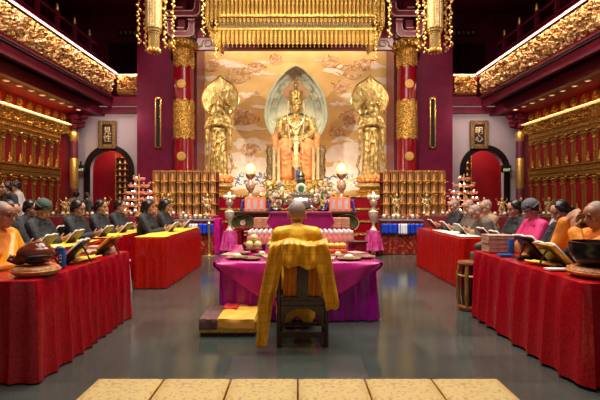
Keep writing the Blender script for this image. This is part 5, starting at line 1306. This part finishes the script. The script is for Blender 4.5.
# bottles
bt = thing('drink_bottle', '', 'bottle', (0, 0, 0)); MB().lathe([(.026, 0), (.030, .01), (.030, .10), (.026, .125), (.015, .145), (.014, .155)], n=12).build('body', K['bottle_pink'], bt); MB().lathe([(.018, .152), (.019, .156), (.019, .185), (.016, .188)], n=12).build('cap', K['cap_white'], bt)
sealed(bt); first = True
for s in (-1, 1):
    for r in range(5):
        for c in range(8):
            o = bt if first else dup(bt); first = False
            o.scale = (1.08, 1.08, 1.3)
            x = (wx(249, 6.1)+.068*c) if s < 0 else (wx(352, 6.1)-.068*(c)); o.location = (x, 6.12+.11*r, .657)
            tag(o, 'pink bottle with white cap, %s block, %s row back, %s from outside' % (SIDE[s], ORD[r], ORD[c]), 'bottle', 'pink bottles on the purple table, %s block' % SIDE[s])
# fruits, plates, books on the purple table
def single(mb, name, m, loc, label, cat, group=None, smooth=True, **k): o = mb.build(name, m, None, smooth, loc, **k); return tag(o, label, cat, group)
TZ = .657
def pyramid(cx, cy, r, m, nm, lab, grp):
    pl = thing('fruit_stand', 'low brass dish under the '+lab, 'dish', (cx, cy, TZ), 0, 'brass dishes on the purple table'); MB().lathe([(.06, 0), (.05, .01), (.03, .02), (.09, .035), (.11, .05), (.10, .05), (.04, .04)], n=18).build('dish', K['plate'], pl)
    ps = [(-r, -r*.7, 0, 'front left'), (r, -r*.7, 0, 'front right'), (0, r*.9, 0, 'back'), (0, -.05*r, 1.55*r, 'top')]
    for x, y, z, w in ps: single(MB().ell((0, 0, r), (r, r, r*.94), None, 14, 10), nm, m, (cx+x, cy+y, TZ+.05+z), '%s, %s one of the pile' % (lab, w), 'fruit', grp)
pyramid(wx(254, 5.75), 5.75, .052, K['fruit_green'], 'pale_melon', 'pale green fruit piled left of the head monk', 'pale green fruits')
for k, (px, w) in enumerate(((331, 'nearest the monk'), (337, 'middle'), (342.5, 'outermost'))):
    for r, wr_ in enumerate(('lower', 'upper')): single(MB().ell((0, 0, 0), (.05, .036, .034), None, 14, 10), 'golden_bun', K['fruit_orange'] if r == 0 else K['yellow_cloth'], (wx(px, 5.6), 5.6, TZ+.036+r*.066), '%s golden oval bun right of the head monk, %s' % (wr_, w), 'bun', 'golden buns on the purple table')
single(MB().ell((0, 0, .04), (.045, .045, .04), None, 12, 8), 'orange', K['fruit_orange'], (wx(273, 5.3), 5.3, TZ), 'single orange left of the head monk shoulder', 'fruit')
for k, (px, d, r, lab) in enumerate(((237, 5.15, .13, 'dark brass plate at the left front corner of the purple table'), (252, 5.05, .11, 'dark brass plate at the front edge, left of the chair'), (262, 5.35, .10, 'small brass plate closest to the left side of the chair'), (244, 5.55, .09, 'brass plate behind the left corner plate'),
                                 (349, 5.05, .14, 'dark brass plate at the front edge, right of the chair'), (365, 5.2, .12, 'brass plate near the right front corner of the purple table'), (338, 5.3, .10, 'small brass plate closest to the right side of the chair'))):
    single(MB().lathe([(r*.6, 0), (r*.75, .006), (r, .022), (r*.98, .027), (r*.7, .012)], n=28), 'brass_plate', K['plate'], (wx(px, d), d, TZ), lab, 'plate', 'brass plates on the purple table')
    if k % 2 == 0: single(MB().ell((0, 0, .02), (r*.4, r*.35, .03), None, 12, 8), 'offering_cake', K['flower_white'], (wx(px, d), d, TZ+.014), 'cream cake on the '+lab, 'cake', 'cream cakes on plates')
for px, d, rz, lab in ((270, 5.2, .3, 'closed pink-brown booklet left of the chair'), (230, 5.4, -.25, 'pale booklet leaning out at the left edge of the purple table'), (356, 5.55, .5, 'cream booklet right of the golden buns'), (328, 5.05, -.2, 'tan booklet by the right side of the chair')):
    t = thing('booklet', lab, 'book', (wx(px, d), d, TZ), rz, 'booklets on the purple table'); MB().box((0, 0, .012), (.15, .21, .02)).build('pages', K['paper'], t, False); MB().box((0, 0, .024), (.155, .215, .004)).build('cover', K['paper_brown'], t, False)
for px, d, lab in ((246, 5.95, 'dark lacquer cup behind the left fruit'), (263, 5.95, 'dark lacquer cup between the left fruit and the bottles'), (352, 5.9, 'flat dark lacquer tray cup behind the right plates')):
    single(MB().lathe([(.03, 0), (.035, .01), (.03, .02), (.05, .05), (.055, .08), (.048, .08), (.03, .05)], n=16), 'lacquer_cup', K['dark_wood'], (wx(px, d), d, TZ), lab, 'cup', 'lacquer cups on the purple table')
t = thing('hand_censer', 'small gilt hand censer with knob on the purple table left of the monk', 'censer', (wx(270, 5.6), 5.6, TZ)); MB().lathe([(.04, 0), (.045, .01), (.02, .03), (.05, .06), (.055, .1), (.04, .12)], n=14).build('bowl', K['silver'], t); MB().lathe([(.045, .12), (.03, .15), (.01, .17), (.012, .19), (.0, .2)], n=12).build('lid', K['gold'], t)
t = thing('lacquer_box', 'dark red lidded lacquer box at the right of the purple table', 'box', (wx(357, 5.95), 5.95, TZ), .1); MB().box((0, 0, .05), (.22, .16, .10)).build('body', K['red_lacquer'], t, False, bevel=.006); MB().box((0, 0, .112), (.25, .19, .02)).build('lid', K['dark_wood'], t, False)

# ------------------------------------------------------------------ folded cloths on a low box, kneeling cushions
t = thing('low_kneeling_box', 'low padded box with striped gold sides, left of the chair', 'kneeler', (-.68, 4.66, 0))
MB().box((0, 0, .015), (.54, .50, .03)).build('foot', K['dark_wood'], t, False); MB().box((0, 0, .09), (.56, .54, .12)).build('striped_pad', K['gold_fringe'], t, False, bevel=.015)
def fold(x0, x1, m, nm, lab, dz=0, y0=-.30, lip=True, seed=0):
    b = MB()
    def g(u, v):
        x = x0+(x1-x0)*u; s = v*.66; top = .19
        zt = .168+dz+.012*noise.noise(Vector((u*3, v*4, seed)))
        if s < .54: return (x, .27-s-(.02 if s > .5 else 0), zt-.0)
        return (x, -.285-.006*math.sin(u*9+seed), zt-(s-.54)*.80)
    b.grid(20, 26, g); o = b.build(nm, m, loc=(-.68, 4.66, 0), solid=.018); tag(o, lab, 'cloth', 'folded cloths on the kneeling box')
fold(-.27, -.10, K['brown_cloth'], 'folded_cloth', 'dark brown folded cloth on the left end of the kneeling box', 0)
fold(-.095, .27, K['orange_cloth'], 'folded_cloth', 'light orange folded cloth over most of the kneeling box', 0, seed=4)
b = MB(); b.grid(10, 8, lambda u, v: (-.68-.10+.15*u, 4.66+.27-.20*v, .192+.004*math.sin(u*9))); o = b.build('folded_cloth', K['red_cloth'], solid=.012); tag(o, 'small red folded cloth at the back of the kneeling box', 'cloth', 'folded cloths on the kneeling box')
cp = None
for k in range(6):
    w = .4615; x = 0.006+(k-2.5)*(w+.004)
    if cp is None:
        t = thing('kneeling_cushion', '', 'cushion'); b = MB(); N = 20
        def g(u, v):
            e = min(u, 1-u, v, 1-v); return (-w/2+.008+(w-.016)*u, -.30+.60*v, .085+.025*min(1, e*7)**.5)
        b.grid(N, N, g); b.box((0, 0, .045), (w-.016, .60, .082)); b.build('brocade_pad', K['cushion'], t, bevel=.004)
        m = MB(); m.tube([(-w/2+.008, -.30, .08), (w/2-.008, -.30, .08), (w/2-.008, .30, .08), (-w/2+.008, .30, .08), (-w/2+.008, -.30, .08)], .007, 6); m.build('piping', K['cushion_side'], t)
        cp = sealed(t); o = t
    else: o = dup(cp)
    o.location = (x, 2.84, 0); tag(o, 'gold brocade kneeling cushion at the very front, %s of six from the left' % ORD[k], 'cushion', 'gold brocade kneeling cushions')

# ------------------------------------------------------------------ things on the near left table
Z = .758
t = thing('temple_block', 'varnished brown wooden fish drum on its cushion, left table', 'wooden drum', (-2.03, 3.50, Z+.075), .35)
b = MB(); b.ell((0, 0, .085), (.135, .12, .085), None, 22, 14); b.ell((.01, 0, .11), (.10, .10, .075), None, 18, 12); b.ell((-.11, 0, .04), (.06, .06, .04))
me = bake(b, .006, 4); obj_me('body', me, K['fish'], t)
MB().tube([(.125, -.05, .07), (.07, -.108, .075), (-.02, -.123, .07), (-.05, -.118, .055), (.0, -.121, .040), (.07, -.104, .044)], [.006, .010, .012, .008, .008, .005], 8).build('sound_slot', K['black'], t)
MB().tube([(-.13, .02, .05), (-.17, 0, .07), (-.18, -.02, .045), (-.14, -.03, .03)], .016, 8).build('carved_handle', K['fish'], t)
t2 = thing('round_cushion', 'round orange and gold brocade cushion under the wooden fish', 'cushion', (-2.03, 3.50, Z)); b = MB(); b.lathe([(.09, 0), (.145, .004), (.165, .02), (.172, .038), (.165, .056), (.14, .07), (.09, .073)], n=36); b.build('pad', K['fish_cushion'], t2)
MB().tube([(.173*math.cos(a), .173*math.sin(a), .038) for a in [2*PI*k/36 for k in range(37)]], .006, 6).build('piping', K['gold'], t2)
# open books on stands
def stand_book(label, loc, rz, tilt, w, h, cover, group='open books on reading stands', pages='paper'):
    st = thing('reading_stand', 'dark folding stand under the '+label[:label.index(' ', 34)], 'stand', loc, rz, 'folding reading stands')
    R = rotm(-tilt, 0, 0)
    MB().box(R @ Vector((0, .012, h*.5)), (w*1.2, .012, h*.85), R).build('back_board', K['dark_wood'], st, False); MB().box(R @ Vector((0, -.015, .0)), (w*1.2, .05, .012), R).build('ledge', K['dark_wood'], st, False)
    top = R @ Vector((0, .02, h*.8)); MB().tube([tuple(top), (0, top.y+.06, .006)], .008, 6).build('prop_leg', K['dark_wood'], st)
    t = thing('open_book', label, 'book', Vector(loc)+Euler((0, 0, rz)).to_matrix() @ (R @ Vector((0, -.012, .008))), rz, group)
    for s in (-1, 1):
        q = MB(); q.grid(8, 2, lambda u, v: R @ Vector((s*w*u, -.014-.012*math.sin(u*PI), .004+h*v))); q.build('page_block', K[pages], t, solid=.018)
    MB().box(R @ Vector((0, -.002, .004+h/2)), (w*2.04, .006, h*1.03), R).build('cover', K[cover], t, False)
SB = stand_book
SB('open book with thick white pages propped behind the wooden fish', (-2.20, 3.80, Z), RL, 48, .11, .22, 'book_dark')
SB('open book propped up behind the blue flask on the left table', (-2.12, 4.12, Z), RL+.1, 46, .12, .26, 'book_dark')
SB('open book with glowing yellow cover near the far end of the left table', (-2.10, 4.78, Z), RL-.15, 50, .11, .25, 'book_yellow', pages='yellow_cloth')
t = thing('drinking_flask', 'bright blue flask standing on the left table beside the fish drum', 'bottle', (-1.995, 3.82, Z)); MB().lathe([(.028, 0), (.031, .006), (.031, .135), (.027, .148)], n=20).build('body', K['blue_plastic'], t); MB().lathe([(.024, .146), (.025, .150), (.025, .168), (.02, .172)], n=18).build('cap', K['blue_plastic'], t)
m = MB()
for z in (.05, .08, .105): m.tube([(.01, -.0315, z), (.0, -.032, z+.01), (-.01, -.031, z-.004)], .003, 5)
m.build('white_print', K['cap_white'], t)
t = thing('glass_jar', 'brown tea jar with dark lid on the left table', 'jar', (-2.15, 4.36, Z)); MB().lathe([(.032, 0), (.035, .005), (.035, .095), (.03, .105)], n=18).build('body', K['paper_brown'], t); MB().lathe([(.033, .104), (.034, .108), (.034, .128), (.03, .13)], n=18).build('lid', K['dark_wood'], t)
def ycloth(x, y, w, l, rz, lab, seed, m='yellow_cloth', z=Z, h=.02):
    b = MB(); R = rotm(0, 0, rz)
    b.grid(18, 18, lambda u, v: R @ Vector(((u-.5)*w, (v-.5)*l+.02*math.sin(u*7), .010+h*(.5+.5*noise.noise(Vector((u*4, v*4, seed))))))); o = b.build('folded_satin', K[m], loc=(x, y, z), solid=.012); tag(o, lab, 'cloth', 'small folded cloths on the tables')
ycloth(-2.02, 4.28, .13, .36, -8, 'yellow folded satin along the aisle edge of the left table', 1)
ycloth(-2.13, 4.58, .16, .15, 20, 'brown crumpled cloth beside the yellow book', 2, 'paper_brown', h=.07)
def bookstack(x, y, z, n, w, l, th, lab, rz, grp):
    for k in range(n):
        t = thing('closed_book', '%s book from top of the %s' % (ORD[n-1-k], lab), 'book', (x+.006*math.sin(k*2), y, z+k*(th+.002)), rz+.05*math.sin(k*3), grp); MB().box((0, 0, th/2), (w, l, th*.86)).build('pages', K['paper'] if n == 3 else K['paper_brown'], t, False); MB().box((-.002, 0, th/2), (w*.99, l*1.02, th)).build('cover', K['paper_brown'], t, False) if False else MB().box((0, 0, th*.965), (w*1.02, l*1.02, th*.07)).build('cover', K['paper_brown'], t, False)
bookstack(-2.13, 4.98-.08, Z, 3, .24, .19, .022, 'pale stack on the left table', .05, 'pale books on the left table')
bookstack(2.22, 4.98, Z, 4, .27, .22, .045, 'thick brown stack on the right table', -.05, 'brown books on the right table')
t = thing('drinking_flask', 'bright blue flask beside the brown book stack on the right table', 'bottle', (2.245, 4.72, Z)); MB().lathe([(.028, 0), (.031, .006), (.031, .135), (.027, .148)], n=20).build('body', K['blue_plastic'], t); MB().lathe([(.024, .146), (.025, .150), (.025, .160), (.02, .163)], n=18).build('cap', K['blue_plastic'], t)
single(MB().box((0, 0, .012), (.13, .10, .022)), 'blue_notebook', K['blue_plastic'], (2.12, 4.58, Z), 'flat blue notebook before the brown book stack', 'notebook', smooth=False, bevel=.004)
single(MB().box((0, 0, .012), (.20, .13, .022)), 'black_case', K['bowl_black'], (2.215, 4.36, Z), 'flat black case under the yellow pouch on the right table', 'case', smooth=False, bevel=.006)
single(MB().ell((0, 0, .018), (.075, .05, .018), None, 18, 10), 'yellow_pouch', K['yellow_cloth'], (2.24, 4.37, Z+.022), 'plump yellow pouch lying on the flat black case', 'pouch')
b = MB(); b.lathe([(.05, 0), (.045, .05), (.02, .10), (.0, .14)], n=10); b.ell((.02, 0, .06), (.03, .03, .05)); single(b, 'orange_napkin', K['coral'], (2.42, 4.95, Z), 'crumpled orange napkin beside the brown book stack', 'napkin')
SB('large open book with dark back on the right table beyond the black case', (2.30, 4.26, Z), RR+.1, 40, .14, .27, 'book_dark')
SB('large open book with striped colourful edge nearest the orange monk', (2.30, 3.90, Z), RR+.1, 46, .14, .25, 'book_yellow')
ycloth(2.19, 3.98, .12, .30, 25, 'pale yellow folded satin in front of the open books, right table', 5)
single(MB().box((0, 0, .009), (.22, .09, .012)), 'paper_slip', K['paper'], (2.16, 3.70, Z), 'long white paper slip near the aisle edge of the right table', 'paper', smooth=False)
single(MB().box((0, 0, .022), (.07, .05, .042)), 'yellow_box', K['flower_yellow'], (2.24, 3.66, Z), 'small yellow box next to the white paper slip', 'box', smooth=False, bevel=.003)
single(MB().ell((0, 0, .022), (.035, .025, .022), None, 14, 8), 'black_mouse_cup', K['bowl_black'], (2.32, 3.70, Z), 'small dark glossy cup between the yellow box and bowl gong', 'cup')
t = thing('bowl_gong', 'large black bronze bowl gong at the near right table corner', 'gong', (2.30, 3.42, Z+.078))
MB().lathe([(.09, 0), (.15, .012), (.19, .06), (.205, .11), (.205, .155), (.214, .165), (.214, .182), (.195, .182), (.185, .15), (.18, .08), (.10, .03)], n=40).build('bowl', K['bowl_black'], t)
t2 = thing('round_cushion', 'round orange-brown brocade cushion under the black bowl gong', 'cushion', (2.30, 3.42, Z)); MB().lathe([(.10, 0), (.18, .004), (.215, .02), (.222, .038), (.215, .056), (.18, .072), (.10, .074)], n=40).build('pad', K['fish_cushion'], t2)
MB().tube([(.222*math.cos(a), .222*math.sin(a), .038) for a in [2*PI*k/36 for k in range(37)]], .006, 6).build('piping', K['gold'], t2)
# drum stool, white plastic seat
t = thing('drum_stool', 'carved brown and gold drum-shaped stool beyond the near right table', 'stool', (wx(470, 5.45), 5.45, 0))
MB().lathe([(.10, .54), (.135, .545), (.145, .565), (.135, .585), (.10, .59)], n=24).build('seat', K['brown_wood'], t); MB().lathe([(.12, 0), (.14, .01), (.145, .045), (.12, .06), (.09, .06)], n=24).build('base', K['brown_wood'], t)
for k in range(5):
    a = 2*PI*k/5+.3; m = MB(); m.tube([((r)*math.cos(a), r*math.sin(a), z) for r, z in ((.115, .55), (.135, .45), (.14, .3), (.135, .15), (.115, .05))], [.02, .026, .022, .026, .02], 8); m.build('leg', K['gold_bronze'] if 'gold_bronze' in K else K.setdefault('gold_bronze', mat('antique_gold_wood', (.26, .12, .03), .3, .3, (.46, .28, .08), 8)), t)
MB().tube([(.135*math.cos(a), .135*math.sin(a), .42) for a in [2*PI*k/24 for k in range(25)]], .012, 6).build('upper_ring', K['gold'], t); MB().lathe([(.09, .07), (.105, .2), (.105, .4), (.09, .54)], n=20).build('inner_drum', K['dark_wood'], t)
t = thing('white_plastic_stool', 'white plastic stool standing in the gap between left aisle tables', 'stool', (-2.50, 6.3, 0)); MB().box((0, 0, .46), (.26, .26, .03)).build('seat', K['white_plastic'], t, False, bevel=.01)
for k in range(4): MB().tube([(.10*(-1)**k, .10*(1 if k < 2 else -1), .45), (.13*(-1)**k, .13*(1 if k < 2 else -1), .01)], .016, 6).build('leg', K['white_plastic'], t)
